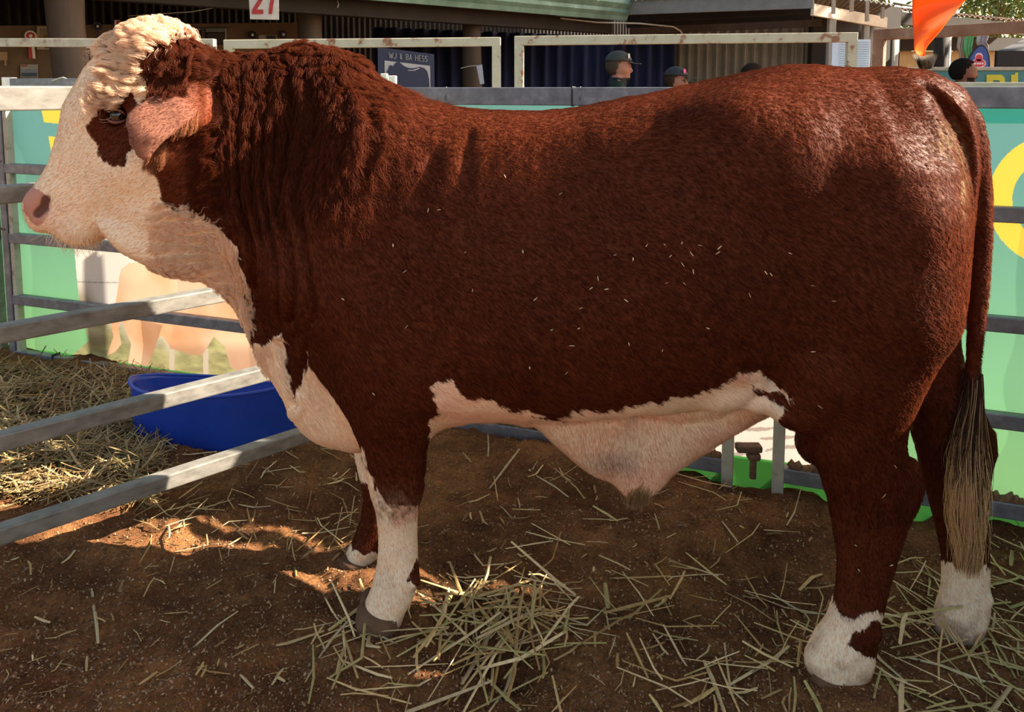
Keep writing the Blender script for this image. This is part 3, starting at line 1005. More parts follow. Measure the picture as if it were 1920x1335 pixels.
def build_body_field():
    F = Field((-1.48, 1.55, -0.20), (1.40, 2.68, 1.74), 0.008)
    tp = np.array([bp(*p) for p in TOPLINE]); bt = np.array([bp(*p) for p in BELLY])
    ztop = lambda x: float(np.interp(x, tp[:, 0], tp[:, 2]))
    zbot = lambda x: float(np.interp(x, bt[:, 0], bt[:, 2]))
    # ---- trunk
    wid = [(-0.62, .15), (-0.54, .225), (-0.45, .275), (-0.30, .315), (-0.10, .35), (0.10, .375), (0.30, .39),
           (0.50, .385), (0.65, .365), (0.78, .335), (0.90, .30), (1.00, .27), (1.08, .225), (1.14, .17), (1.185, .11), (1.21, .06)]
    st = []
    for x in np.linspace(-0.62, 1.21, 40):
        hw = float(pchip([a for a, _ in wid], [b for _, b in wid], np.array([x]))[0])
        yc = BY0 + BYK * x
        zt, zb = ztop(x), zbot(x)
        if x < -0.45: zb += (-0.45 - x) * 0.6
        # the belly's outline is a tangent seen from above: lift the section until it matches
        zb_s = zb
        for _ in range(12):
            a = np.linspace(0, 2 * math.pi, 90)
            P = np.stack([np.full(90, x), yc + hw * np.cos(a), (zt + zb_s) / 2 + (zt - zb_s) / 2 * np.sin(a)], 1)
            low = project(P)[1].max()
            want = project(np.array([[x, yc, zb]]))[1][0]
            zb_s += (low - want) * 0.0014
        n = 2.25 if x < 0.9 else 2.1
        g = -0.10 + 0.10 * min(1, max(0, (x + 0.5) / 0.6)) if x < 0.3 else 0.0
        g = -0.16 if -0.6 < x < 0.1 else g
        st.append((x, yc, (zt + zb_s) / 2, hw, (zt - zb_s) / 2, n, -0.14 + 0.12 * min(1, max(0, (x - 0.1) / 0.6))))
    sweep(F, 'x', st, 0.0)
    # ---- neck with its crest
    st = []
    nk = [(292, 165, 452, .095, 2.15), (345, 104, 462, .115, 2.15), (400, 103, 480, .14, 2.17), (460, 112, 540, .165, 2.21), (520, 102, 610, .195, 2.25),
          (580, 103, 700, .225, 2.27), (660, 122, 740, .25, 2.275)]
    for px, t, b, hw, D in nk:
        a = at(px, t, D); c = at(px, b, D)
        st.append((a[0], D, (a[2] + c[2]) / 2, hw, (a[2] - c[2]) / 2, 2.0, -0.12))
    sweep(F, 'x', st, 0.10)
    # hump over the shoulders
    blob(F, [at(480, 190, 2.22), at(580, 202, 2.26), at(665, 262, 2.27)], [.085, .10, .10], 0.10)
    # ---- dewlap and brisket
    dl = [(216, 400, 436, .075, 2.14), (245, 410, 470, .085, 2.14), (285, 420, 497, .085, 2.15), (330, 420, 516, .08, 2.16), (388, 430, 527, .07, 2.18),
          (418, 430, 551, .066, 2.19), (445, 440, 583, .064, 2.2), (468, 480, 630, .064, 2.21), (486, 500, 682, .066, 2.22),
          (506, 520, 714, .07, 2.23), (530, 540, 742, .078, 2.24), (552, 550, 796, .088, 2.245), (588, 580, 824, .11, 2.25),
          (640, 600, 837, .13, 2.25), (690, 640, 836, .15, 2.26), (760, 690, 812, .16, 2.26)]
    st = []
    for px, t, b, hw, D in dl:
        a = at(px, t, D); c = at(px, b, D)
        st.append((a[0], D, (a[2] + c[2]) / 2, hw, (a[2] - c[2]) / 2, 2.0, 0.0))
    sweep(F, 'x', st, 0.07)
    # ---- sheath under the belly
    sh = [(900, 700, 784, .05), (960, 700, 790, .05), (1010, 690, 806, .055), (1060, 690, 848, .062), (1110, 690, 888, .066),
          (1150, 690, 908, .064), (1180, 690, 935, .055), (1215, 690, 938, .052), (1240, 690, 921, .058), (1268, 690, 888, .062), (1330, 680, 845, .07),
          (1400, 670, 798, .075), (1465, 660, 760, .08), (1500, 650, 740, .06)]
    st = []
    for px, t, b, hw in sh:
        a = bp(px, t); c = bp(px, b)
        st.append((a[0], a[1], (a[2] + c[2]) / 2, hw, (a[2] - c[2]) / 2, 2.0, 0.12))
    sweep(F, 'x', st, 0.08)
    # scrotum, seen between the hind legs
    blob(F, [at(1560, 760, 2.12), at(1535, 830, 2.12)], [.075, .062], 0.05)
    # ---- legs
    legs = {}
    NH = [(330, 1500, 1790, 1.86, .06), (450, 1475, 1816, 1.87, .105), (600, 1470, 1802, 1.875, .125), (680, 1478, 1752, 1.885, .12), (740, 1488, 1724, 1.895, .11),
          (790, 1500, 1704, 1.905, .098), (830, 1510, 1699, 1.91, .088), (870, 1528, 1712, 1.915, .075), (905, 1542, 1727, 1.92, .068),
          (940, 1551, 1722, 1.925, .062), (985, 1559, 1704, 1.93, .055), (1060, 1567, 1681, 1.93, .047), (1120, 1562, 1663, 1.93, .046),
          (1160, 1550, 1652, 1.93, .052), (1195, 1527, 1646, 1.93, .058), (1235, 1508, 1640, 1.93, .062), (1268, 1515, 1625, 1.93, .058)]
    FH = [(500, 1560, 1790, 2.19, .12), (640, 1600, 1800, 2.17, .12), (720, 1650, 1822, 2.15, .11), (765, 1690, 1843, 2.14, .10), (820, 1708, 1864, 2.13, .085),
          (855, 1717, 1865, 2.13, .072), (900, 1727, 1858, 2.125, .064), (950, 1743, 1853, 2.12, .056), (1000, 1755, 1854, 2.12, .049),
          (1050, 1763, 1857, 2.12, .046), (1100, 1762, 1857, 2.12, .05), (1140, 1752, 1859, 2.12, .056), (1172, 1746, 1850, 2.12, .06),
          (1200, 1752, 1832, 2.12, .055)]
    NF = [(400, 640, 790, 2.09, .05), (470, 610, 805, 2.04, .08), (560, 606, 812, 2.01, .10), (640, 618, 818, 2.005, .105), (700, 636, 824, 2.01, .10), (745, 650, 822, 2.02, .092), (775, 658, 808, 2.03, .086),
          (820, 673, 801, 2.05, .076), (880, 686, 797, 2.07, .068), (925, 697, 793, 2.08, .066), (960, 706, 783, 2.085, .057),
          (1000, 710, 782, 2.09, .048), (1050, 709, 784, 2.09, .046), (1085, 702, 786, 2.09, .052), (1115, 692, 776, 2.09, .055),
          (1145, 681, 760, 2.09, .06), (1172, 678, 750, 2.09, .06)]
    FF = [(650, 620, 790, 2.47, .09), (740, 636, 785, 2.45, .085), (800, 654, 760, 2.43, .075), (850, 666, 748, 2.42, .064), (890, 675, 744, 2.41, .058), (920, 681, 740, 2.405, .054),
          (960, 678, 728, 2.40, .046), (1000, 666, 720, 2.395, .044), (1026, 654, 714, 2.39, .05), (1052, 642, 706, 2.39, .052)]
    legF = {}
    for nm, rows, kk in (('NH', NH, .07), ('FH', FH, .05), ('NF', NF, .07), ('FF', FF, .05)):
        legF[nm] = sweep(F, 'z', leg_stations(rows), kk)
    # hock points, knees, dew claws
    blob(F, [at(1712, 872, 1.92), at(1716, 905, 1.92), at(1708, 935, 1.925)], [.018, .02, .016], 0.03)
    blob(F, [at(1852, 815, 2.13), at(1855, 845, 2.13)], [.017, .018], 0.03)
    blob(F, [at(778, 1092, 2.06)], [.014], 0.02)
    blob(F, [at(1640, 1190, 1.90)], [.016], 0.02)
    blob(F, [at(1852, 1125, 2.09)], [.016], 0.02)
    # muscles: shoulder blade, point of shoulder, elbow, hip bone, thigh, stifle
    blob(F, [at(690, 290, 2.07), at(640, 400, 2.04), at(600, 520, 2.04)], [.10, .115, .105], 0.14)
    blob(F, [at(812, 735, 1.955), at(800, 700, 1.95)], [.03, .045], 0.05)
    blob(F, [at(1500, 760, 1.87), at(1540, 700, 1.85)], [.04, .07], 0.08)
    blob(F, [at(1390, 270, 1.93), at(1450, 300, 1.90)], [.11, .10], 0.14)
    blob(F, [at(1640, 330, 1.87), at(1680, 420, 1.85), at(1660, 560, 1.84)], [.09, .11, .10], 0.10)
    # flank fold from belly to stifle
    blob(F, [at(1360, 735, 1.9), at(1440, 745, 1.88), at(1500, 770, 1.87)], [.035, .03, .035], 0.06)
    # the hollow between haunch and tailhead
    for D in (1.85, 1.90, 1.95):
        blob(F, [at(1722, 150, D), at(1747, 166, D), at(1772, 200, D), at(1797, 237, D), at(1820, 285, D), at(1833, 338, D), at(1840, 398, D), at(1842, 450, D)],
             [.006, .020, .026, .028, .028, .027, .026, .022], 0.014, cut=True)
    # ---- tail
    tl = [(1728, 172, 2.05, 40), (1775, 192, 2.05, 38), (1806, 230, 2.04, 33), (1826, 290, 2.035, 27), (1837, 360, 2.03, 21), (1839, 450, 2.03, 19),
          (1835, 540, 2.03, 18), (1828, 640, 2.03, 16), (1821, 740, 2.03, 14.5), (1818, 800, 2.03, 10)]
    blob(F, [at(x, y, D) for x, y, D, r in tl], [r * D / FPX * .93 for x, y, D, r in tl], 0.025)
    # ---- head
    HD = 2.13
    O = at(320, 150, HD); E = at(145, 328.5, HD)
    e1 = (E - O) / np.linalg.norm(E - O)
    e3 = np.array([0.06, 1.0, 0.0]); e3 -= e1 * (e3 @ e1); e3 /= np.linalg.norm(e3)
    e2 = np.cross(e3, e1); e2 /= np.linalg.norm(e2)
    if e2[0] > 0: e2 = -e2
    px2m = np.linalg.norm(E - O) / 250.0
    hd = [(-66, 18, -70, .07, 2.0), (-46, 56, -90, .095, 2.0), (-20, 97, -115, .112, 2.1), (35, 117, -140, .122, 2.2), (80, 123, -150, .125, 2.2), (120, 116, -152, .122, 2.2),
          (160, 108, -154, .116, 2.2), (220, 74, -148, .10, 2.2), (265, 55, -128, .086, 2.2), (305, 42, -106, .080, 2.3),
          (328, 33, -94, .080, 2.3), (346, 24, -70, .070, 2.2), (360, 6, -34, .045, 2.0)]
    st = [(s * px2m, -0.0, (t + b) / 2 * px2m, hw, (t - b) / 2 * px2m, n, 0.10) for s, t, b, hw, n in hd]
    O2 = O + np.array([0, 0.018, 0])
    sweep_line(F, O2, e1, e2, e3, st, 0.05)
    hp = lambda s, t, a=0.0: O2 + e1 * s * px2m + e2 * t * px2m + e3 * a
    # poll, brow ridge, cheek, lips
    blob(F, [hp(-32, 54, -.05), hp(-32, 54, .05)], [.05, .05], 0.06)
    blob(F, [hp(60, -120), hp(190, -140), hp(240, -150)], [.085, .075, .055], 0.06)      # throat
    for sg in (-1, 1):
        blob(F, [hp(55, 62, sg * .09), hp(95, 52, sg * .105), hp(125, 34, sg * .1)], [.03, .03, .022], 0.04)
        blob(F, [hp(150, -75, sg * .075), hp(95, -100, sg * .08)], [.045, .05], 0.06)
        blob(F, [hp(330, 5, sg * .045), hp(345, -15, sg * .045)], [.038, .036], 0.03)
        blob(F, [hp(95, 2, sg * .118)], [.030], 0.02, cut=True)                 # eye socket
    blob(F, [hp(318, -80, -.04), hp(318, -80, .04)], [.036, .036], 0.04)
    blob(F, [hp(352, -52, -.082), hp(300, -72, -.090), hp(270, -62, -.094)], [.005, .005, .003], 0.012, cut=True)
    nos = [at(86, 374, 2.066), at(83, 388, 2.062), at(72, 399, 2.064)]
    blob(F, nos, [.015, .021, .012], 0.007, cut=True)                          # nostrils
    blob(F, [p - 2 * ((p - O2) @ e3) * e3 for p in nos], [.015, .021, .012], 0.007, cut=True)
    # ears
    nrm = np.array([0.35, -1.0, 0.45])
    ear = [(385, 196, 2.08, 30), (350, 204, 2.04, 42), (312, 213, 2.00, 46), (282, 230, 1.975, 44), (272, 262, 1.965, 30), (270, 284, 1.96, 18), (270, 294, 1.96, 10)]
    blob(F, [at(x, y, D) for x, y, D, r in ear], [r * D / FPX for x, y, D, r in ear], 0.022, squash=3.6, sq_dir=nrm)
    far = []
    for x, y, D, r in ear:                                                     # the far ear, mirrored over the head's midplane
        P = at(x, y, D)
        far.append(P - 2 * ((P - O2) @ e3) * e3)
    n2 = nrm - 2 * (nrm @ e3) * e3
    blob(F, far, [r * D / FPX for x, y, D, r in ear], 0.022, squash=3.6, sq_dir=n2)
    return F, legF, (O2, e1, e2, e3, px2m, hp)


BF, LEGF, HEAD = build_body_field()
bV, bQ = surface_nets(BF)


def keep_largest(V, Q):
    lab = np.arange(len(V))
    while True:
        m = lab[Q].min(1)
        new = lab.copy()
        for c in range(4):
            np.minimum.at(new, Q[:, c], m)
        new = new[new]
        if (new == lab).all(): break
        lab = new
    best = np.bincount(lab).argmax()
    ok = lab == best
    mp = np.cumsum(ok) - 1
    return V[ok], mp[Q[ok[Q[:, 0]]]]


bV, bQ = keep_largest(bV, bQ)


def relax(V, Q, it, lam=0.5):
    E = np.concatenate([Q[:, [0, 1]], Q[:, [1, 2]], Q[:, [2, 3]], Q[:, [3, 0]]])
    deg = np.bincount(E[:, 0], minlength=len(V)) + np.bincount(E[:, 1], minlength=len(V))
    for _ in range(it):
        for l in (lam, -lam * 1.04):
            S = np.stack([np.bincount(E[:, 0], V[E[:, 1], c], len(V)) + np.bincount(E[:, 1], V[E[:, 0], c], len(V)) for c in range(3)], 1)
            V = V + l * (S / deg[:, None] - V)
    return V


bV = relax(bV, bQ, 8)
_me = mesh_np('body_coarse', bV, bQ)
_o = bpy.data.objects.new('body_coarse', _me)
COL.objects.link(_o)
_m = _o.modifiers.new('s', 'SUBSURF'); _m.levels = 1; _m.render_levels = 1
_ev = _o.evaluated_get(bpy.context.evaluated_depsgraph_get())
bV, bN, bQ = read_mesh(_ev.to_mesh())
_ev.to_mesh_clear()
bpy.data.objects.remove(_o); bpy.data.meshes.remove(_me)

# ------------------------------------------------------------------ the bull's coat
O2, hE1, hE2, hE3, PX2M, hp = HEAD


def leg_ids(V):
    """which leg a vertex belongs to (0 none, 1 NF, 2 FF, 3 NH, 4 FH)"""
    out = np.zeros(len(V), int)
    x, y, z = V.T
    mid = BY0 + BYK * x
    low = z < 0.62
    fr = x < 0.25
    out[low & fr & (y < mid)] = 1
    out[low & fr & (y >= mid)] = 2
    out[low & ~fr & (y < 2.03)] = 3
    out[low & ~fr & (y >= 2.03)] = 4
    return out


def smooth01(a, b, x):
    t = np.clip((x - a) / (b - a), 0, 1)
    return t * t * (3 - 2 * t)


EAR_LINE = [at(x, y, D) for x, y, D in ((372, 200, 2.07), (350, 204, 2.04), (312, 213, 2.0), (282, 230, 1.975), (272, 262, 1.965), (270, 294, 1.96))]


def ear_mask(V):
    """1 on the ears"""
    W = V.copy()
    d = (V - O2) @ hE3
    W[d > 0] -= 2 * d[d > 0, None] * hE3
    best = np.full(len(V), 9.0)
    for a, b in zip(EAR_LINE[:-1], EAR_LINE[1:]):
        ab = b - a
        t = np.clip(((W - a) @ ab) / (ab @ ab), 0, 1)
        best = np.minimum(best, np.linalg.norm(W - a - t[:, None] * ab, axis=1))
    return smooth01(.066, .052, best) * (W[:, 0] < -.72) * smooth01(2.085, 2.05, W[:, 1])


def mirror_near(V):
    """the far half brought over to the near side of the midplane"""
    n = np.array([-BYK, 1.0, 0.0]); n /= np.linalg.norm(n)
    d = V @ n - BY0 * n[1]
    W = V.copy()
    far = d > 0
    W[far] -= 2 * d[far, None] * n
    head = V[:, 0] < -0.80
    d2 = (V - O2) @ hE3
    W[head] = V[head]
    far2 = head & (d2 > 0)
    W[far2] = V[far2] - 2 * d2[far2, None] * hE3
    return W


FACE = [(225, 20), (300, 25), (326, 50), (322, 72), (302, 78), (284, 88), (274, 108), (268, 130), (278, 150), (284, 166), (282, 186), (264, 192),
        (262, 240), (268, 288), (285, 311), (292, 340), (300, 370), (310, 388), (337, 387), (360, 402), (380, 412), (416, 434), (430, 452),
        (446, 466), (444, 488), (455, 517), (466, 549), (477, 567), (466, 585), (470, 614), (473, 646), (430, 640), (330, 560), (200, 520),
        (20, 480), (10, 300), (90, 60), (180, 20)]
EYEPATCH = [(247, 160), (224, 170), (210, 186), (185, 200), (172, 215), (164, 234), (165, 251), (175, 262), (182, 271), (183, 290), (191, 300),
            (208, 307), (224, 313), (233, 310), (236, 300), (241, 290), (248, 277), (256, 262), (262, 240), (262, 200), (256, 186), (251, 168)]
DEWLAP = [(466, 640), (488, 650), (498, 648), (516, 632), (529, 624), (532, 639), (536, 668), (541, 704), (545, 739), (549, 750), (559, 732),
          (570, 714), (576, 686), (577, 653), (575, 641), (586, 651), (595, 650), (603, 639), (603, 621), (610, 628), (622, 657), (624, 686),
          (635, 721), (646, 761), (664, 804), (680, 850), (690, 905), (560, 870), (450, 720)]
BELLYW = [(805, 726), (820, 715), (835, 717), (841, 709), (852, 720), (858, 736), (877, 753), (920, 753), (960, 769), (991, 772), (1022, 782),
          (1057, 787), (1058, 780), (1076, 774), (1122, 772), (1160, 766), (1204, 760), (1254, 751), (1297, 741), (1347, 726), (1366, 710),
          (1388, 698), (1426, 698), (1441, 710), (1466, 726), (1488, 749), (1472, 744), (1460, 732), (1438, 735), (1404, 724), (1422, 738),
          (1460, 757), (1470, 765), (1450, 820), (1200, 1000), (1000, 880), (806, 830), (804, 790), (820, 776), (820, 760), (812, 740)]
NFW = [(679, 838), (688, 868), (698, 905), (712, 930), (735, 948), (760, 953), (784, 947), (830, 960), (830, 1040), (786, 1042), (776, 1058), (767, 1078),
       (765, 1088), (773, 1095), (786, 1098), (830, 1110), (830, 1220), (600, 1220), (640, 1000), (690, 960), (680, 900), (672, 845)]
FFW = [(640, 1008), (655, 1012), (664, 1030), (680, 1037), (720, 1040), (720, 1100), (600, 1100)]
NHW = [(1540, 1112), (1562, 1119), (1575, 1149), (1600, 1158), (1612, 1151), (1653, 1151), (1690, 1150), (1690, 1320), (1470, 1320), (1480, 1180)]
NHSPOT = [(1605, 1184), (1626, 1174), (1647, 1165), (1680, 1165), (1670, 1232), (1630, 1232), (1602, 1221), (1589, 1205)]
FHW = [(1720, 1045), (1764, 1049), (1793, 1065), (1821, 1075), (1835, 1070), (1853, 1061), (1900, 1058), (1900, 1250), (1700, 1250)]
NOSEP = [(40, 372), (52, 352), (64, 352), (82, 362), (92, 372), (92, 392), (84, 408), (72, 424), (60, 418), (44, 396)]

C_EAR = np.array([0.20, 0.085, 0.058])
C_BROWN = np.array([0.090, 0.0203, 0.0082])
C_WHITE = np.array([0.86, 0.70, 0.53])
C_PINK = np.array([0.72, 0.43, 0.30])
C_NOSE = np.array([0.50, 0.235, 0.17])
C_MUD = np.array([0.16, 0.085, 0.05])


def seg_dist(px, py, poly):
    d = np.full(px.shape, 1e9)
    for (x0, y0), (x1, y1) in zip(poly[:-1], poly[1:]):
        ax, ay = x1 - x0, y1 - y0
        t = np.clip(((px - x0) * ax + (py - y0) * ay) / (ax * ax + ay * ay), 0, 1)
        d = np.minimum(d, np.hypot(px - x0 - t * ax, py - y0 - t * ay))
    return d


def coat_color(V, jag=1.0):
    W = mirror_near(V)
    legs = leg_ids(V)
    far_leg = (legs == 2) | (legs == 4)
    W[far_leg] = V[far_leg]
    px, py = project(W)
    j1 = fbm(W * np.array([1, 1, 1]), 42, 2, 11); j2 = vnoise(W * np.array([1, 1, .35]), 130, 5)
    qx = px + jag * (4.0 * j1 + 2.2 * j2)
    qy = py + jag * (5.0 * fbm(W, 38, 2, 23) + 4.0 * vnoise(W * np.array([1, 1, .3]), 120, 9))
    wh = np.zeros(len(V), bool)
    body = legs == 0
    hd = (V[:, 0] < -0.55) & (V[:, 2] > 0.55)
    earish = np.zeros(len(V), bool)
    m = in_poly(qx, qy, FACE) & hd & ~(in_poly(qx, qy, EYEPATCH))
    wh |= m
    front = (V[:, 0] < -0.28) & (V[:, 2] > 0.2)
    mid = BY0 + BYK * V[:, 0]
    wh |= in_poly(qx, qy, DEWLAP) & front & (np.abs(V[:, 1] - mid) < .2)
    trunk = (V[:, 0] > -0.33) & (V[:, 0] < 0.78) & (V[:, 2] > 0.25)
    wh |= in_poly(qx, qy, BELLYW) & trunk
    wh |= in_poly(qx, qy, NFW) & (legs == 1)
    wh |= in_poly(qx, qy, FFW) & (legs == 2)
    wh |= in_poly(qx, qy, NHW) & ~in_poly(qx, qy, NHSPOT) & (legs == 3)
    wh |= in_poly(qx, qy, FHW) & (legs == 4)
    C = np.where(wh[:, None], C_WHITE, C_BROWN)
    # the bare pink skin of the sheath, belly and muzzle
    n1 = fbm(W, 9, 3, 31)
    pink = wh & trunk
    t = np.clip(0.40 + 0.45 * n1 + 0.25 * smooth01(0.62, 0.38, V[:, 2]), 0, 1)[:, None]
    C = np.where(pink[:, None], C * (1 - t) + C_PINK * t, C)
    br = wh & front & (V[:, 2] < 0.78) & ~hd & body
    t = np.clip(0.35 + 0.4 * n1 + 0.3 * smooth01(0.62, 0.45, V[:, 2]), 0, 0.9)[:, None]
    C = np.where(br[:, None], C * (1 - t) + C_PINK * t, C)
    greyed = np.exp(-(((px - 1150) / 45) ** 2 + ((py - 870) / 22) ** 2))
    t = (0.5 * greyed * pink)[:, None]
    C = C * (1 - t) + np.array([.20, .14, .12]) * t
    em = ear_mask(V)[:, None]
    et = smooth01(392, 318, px)[:, None]
    C = C * (1 - em) + (C_EAR * et + 1.5 * C_BROWN * (1 - et)) * (1 + .10 * n1[:, None]) * em
    wh &= em[:, 0] < .3
    ns = in_poly(px + 3 * j1, py + 3 * j1, NOSEP) & hd
    C = np.where(ns[:, None], C_NOSE * (1 + .12 * n1[:, None]), C)
    nst = smooth01(11, 7, seg_dist(px, py, [(86, 374), (83, 388), (71, 400)])) * hd
    C = C * (1 - .8 * nst[:, None]) + np.array([.06, .022, .018]) * .8 * nst[:, None]
    muz = np.exp(-(((px - 85) / 40) ** 2 + ((py - 405) / 32) ** 2)) * hd
    t = (0.45 * muz * ~ns)[:, None]
    C = C * (1 - t) + C_PINK * t
    # mud on the knees and pasterns
    kn = np.exp(-(((px - 742) / 34) ** 2 + ((py - 945) / 26) ** 2)) * (legs == 1)
    t = np.clip(kn * (0.9 + 1.3 * vnoise(W, 110, 3)), 0, 0.85)[:, None]
    C = C * (1 - t) + C_MUD * t
    foot = wh & (legs > 0) & (V[:, 2] < 0.12)
    t = np.clip(-.05 + 0.40 * fbm(W, 26, 3, 41) + 0.35 * smooth01(0.0, -0.1, V[:, 2]), 0, .6)[:, None]
    C = np.where(foot[:, None], C * (1 - t) + C_MUD * np.array([1.9, 1.7, 1.5]) * t, C)
    # rubbed dirty hair below the tailhead
    dirt = np.exp(-(((px - 1775) / 26) ** 2 + ((py - 262) / 34) ** 2)) + np.exp(-(((px - 1806) / 9) ** 2 + ((py - 340) / 60) ** 2))
    t = np.clip(dirt * (.35 + 1.0 * vnoise(W * np.array([1, 1, .5]), 150, 8)), 0, .75)[:, None]
    C = C * (1 - t) + np.array([.26, .17, .09]) * t
    # small warm and cool drifts in the brown
    v = (1 + 0.16 * fbm(W, 4.0, 3, 51) + 0.10 * vnoise(W * np.array([1, 1, .4]), 60, 52))[:, None]
    C = np.where(wh[:, None], C * (1 + 0.06 * n1[:, None]), C * v)
    return np.clip(C, 0.002, .95), wh, px, py, legs, W


# ---- folds of the neck, hide wrinkles and muscle lines
_W = mirror_near(bV)
_px, _py = project(_W)
FOLDS = [([(398, 128), (402, 200), (396, 270), (400, 330), (412, 400)], 7, .007),
         ([(444, 120), (448, 200), (440, 280), (446, 360), (470, 450), (480, 540)], 6, .015),
         ([(495, 122), (500, 190), (492, 270), (494, 340), (512, 430), (520, 540), (528, 620)], 6, .015),
         ([(536, 128), (548, 200), (538, 290), (530, 370), (545, 480), (548, 600)], 7, .013),
         ([(575, 140), (592, 215), (575, 300), (558, 370), (572, 470), (590, 600)], 7, .011),
         ([(425, 240), (422, 300), (430, 370)], 5, .008), ([(470, 240), (468, 300), (476, 380), (496, 460)], 5, .009),
         ([(516, 240), (514, 330), (530, 420)], 5, .009),
         ([(640, 170), (655, 230), (640, 300)], 9, .008), ([(690, 200), (700, 260), (680, 330)], 10, .007),
         ([(528, 640), (540, 690), (548, 760)], 7, .014), ([(575, 650), (562, 730)], 6, .008),
         ([(812, 300), (790, 380), (800, 460)], 14, .010), ([(880, 255), (872, 340), (880, 440)], 12, .007),
         ([(750, 800), (700, 790), (690, 770)], 5, .004), ([(690, 900), (740, 905), (795, 895)], 8, .002),
         ([(1480, 770), (1440, 700), (1400, 690)], 10, .008),
         ([(1430, 745), (1350, 790), (1270, 800), (1200, 790)], 10, .008),
         ([(1000, 800), (1080, 800), (1150, 795)], 9, .006)]
disp = np.zeros(len(bV))
wob = 3.5 * fbm(_W, 14, 2, 71)
for pl, sg, dep in FOLDS:
    d = seg_dist(_px + wob, _py + wob, pl)
    disp += -.8 * dep * np.exp(-(d / sg) ** 2) + 0.45 * dep * np.exp(-((d - 2.2 * sg) / (1.4 * sg)) ** 2)
disp *= np.where(_py < 140, np.clip((_py - 108) / 32, 0, 1), 1)
# ribs and broad muscles
disp += 0.0035 * fbm(_W, 5.5, 2, 81) + 0.0012 * fbm(_W * np.array([1, 1, .6]), 28, 2, 82)
bV = bV + bN * disp[:, None]
# cloven hooves: a groove up the front of each foot
_me = mesh_np('tmp', bV, bQ); bV, bN, bQ = read_mesh(_me); bpy.data.meshes.remove(_me)
BC, bWH, bPX, bPY, bLEG, bW = coat_color(bV)


def coat_material(name, attr, rough, spec, hair=False):
    m, nt, bs = new_mat(name)
    a = nt.nodes.new('ShaderNodeAttribute'); a.attribute_name = attr
    nt.links.new(a.outputs['Color'], bs.inputs['Base Color'])
    bs.inputs['Roughness'].default_value = rough
    bs.inputs['Specular IOR Level'].default_value = spec
    if hair:
        out = nt.nodes['Material Output']
        tr = nt.nodes.new('ShaderNodeBsdfTranslucent')
        gm = nt.nodes.new('ShaderNodeGamma'); gm.inputs[1].default_value = 0.85
        nt.links.new(a.outputs['Color'], gm.inputs[0]); mu = nt.nodes.new('ShaderNodeMix'); mu.data_type = 'RGBA'; mu.blend_type = 'MULTIPLY'; mu.inputs[0].default_value = 1.0
        mu.inputs[7].default_value = (1.0, .80, .66, 1)
        nt.links.new(gm.outputs[0], mu.inputs[6]); nt.links.new(mu.outputs[2], tr.inputs['Color'])
        mx = nt.nodes.new('ShaderNodeMixShader'); mx.inputs[0].default_value = 0.45
        nt.links.new(bs.outputs[0], mx.inputs[1]); nt.links.new(tr.outputs[0], mx.inputs[2])
        nt.links.new(mx.outputs[0], out.inputs['Surface'])
    else:
        n = noise_node(nt, 60, 4, 0.6, stretch=(1.0, 1.0, 0.35))
        bump(nt, bs, n, 0.25, 0.004)
    return m


M_HIDE = coat_material('bull_hide', 'coat', 0.5, 0.05)
M_FUR = coat_material('bull_fur', 'strand_colour', 0.5, 0.07, True)
M_SWITCH = coat_material('long_hair', 'strand_colour', 0.5, 0.3, True)

feet = [at(x, y, D) for x, y, D in ((715, 1172, 2.09), (675, 1052, 2.39), (1565, 1268, 1.93), (1795, 1200, 2.12))]
bull = empty('bull', (0.25, BY0 + BYK * 0.25, -0.105),
             'huge red-brown bull with a white curly face standing side-on in the pen', 'bull')
body_me = mesh_np('body', bV, bQ)
set_point_color(body_me, 'coat', BC)
body_me.materials.append(M_HIDE)
body = bpy.data.objects.new('body', body_me)
COL.objects.link(body)


def adopt(o, parent):
    """keeps o where it stands and makes it a child of parent"""
    M = Matrix.LocRotScale(parent.location, parent.rotation_euler, parent.scale)
    if parent.parent is not None:
        M = parent.parent.matrix_basis @ M
    o.data.transform(M.inverted())
    o.parent = parent


adopt(body, bull)

# ---- hair
_A = bV[bQ]
f_area = 0.5 * np.linalg.norm(np.cross(_A[:, 2] - _A[:, 0], _A[:, 3] - _A[:, 1]), axis=1)
f_cen = _A.mean(1)
f_nrm = bN[bQ].mean(1); f_nrm /= np.linalg.norm(f_nrm, axis=1)[:, None]
f_px, f_py = bPX[bQ].mean(1), bPY[bQ].mean(1)
f_wh = bWH[bQ].mean(1)
f_leg = bLEG[bQ[:, 0]]
_view = np.array([0, 0, CAM_H]) - f_cen
f_vis = np.einsum('ij,ij->i', f_nrm, _view / np.linalg.norm(_view, axis=1)[:, None])
f_near = np.where(f_vis > -0.35, 1.0, 0.12)
f_head = (f_cen[:, 0] < -0.80) & (f_cen[:, 2] > 0.85)
f_hs = ((f_cen - O2) @ hE1) / PX2M
f_ht = ((f_cen - O2) @ hE2) / PX2M
f_cy = (f_cen - O2) @ hE3


def flow(P, head, leg):
    """lie of the hair: back along the body, down the legs, up the face"""
    n = len(P)
    d = np.tile(np.array([0.8, 0.0, -0.62]), (n, 1))
    z = P[:, 2]
    w = smooth01(0.75, 0.40, z)[:, None]
    d = d * (1 - w) + np.array([0.25, 0.0, -1.0]) * w
    top = smooth01(1.25, 1.48, z)[:, None] * (P[:, 0] > -0.75)[:, None]
    d = d * (1 - top) + np.array([1.0, -0.12, -0.25]) * top
    neck = smooth01(-0.15, -0.55, P[:, 0])[:, None]
    d = d * (1 - neck) + np.array([0.45, 0.0, -0.95]) * neck
    hw = head[:, None]
    d = np.where(hw, -hE1 * 0.7 + np.array([0.5, 0, 0.1]), d)
    return d


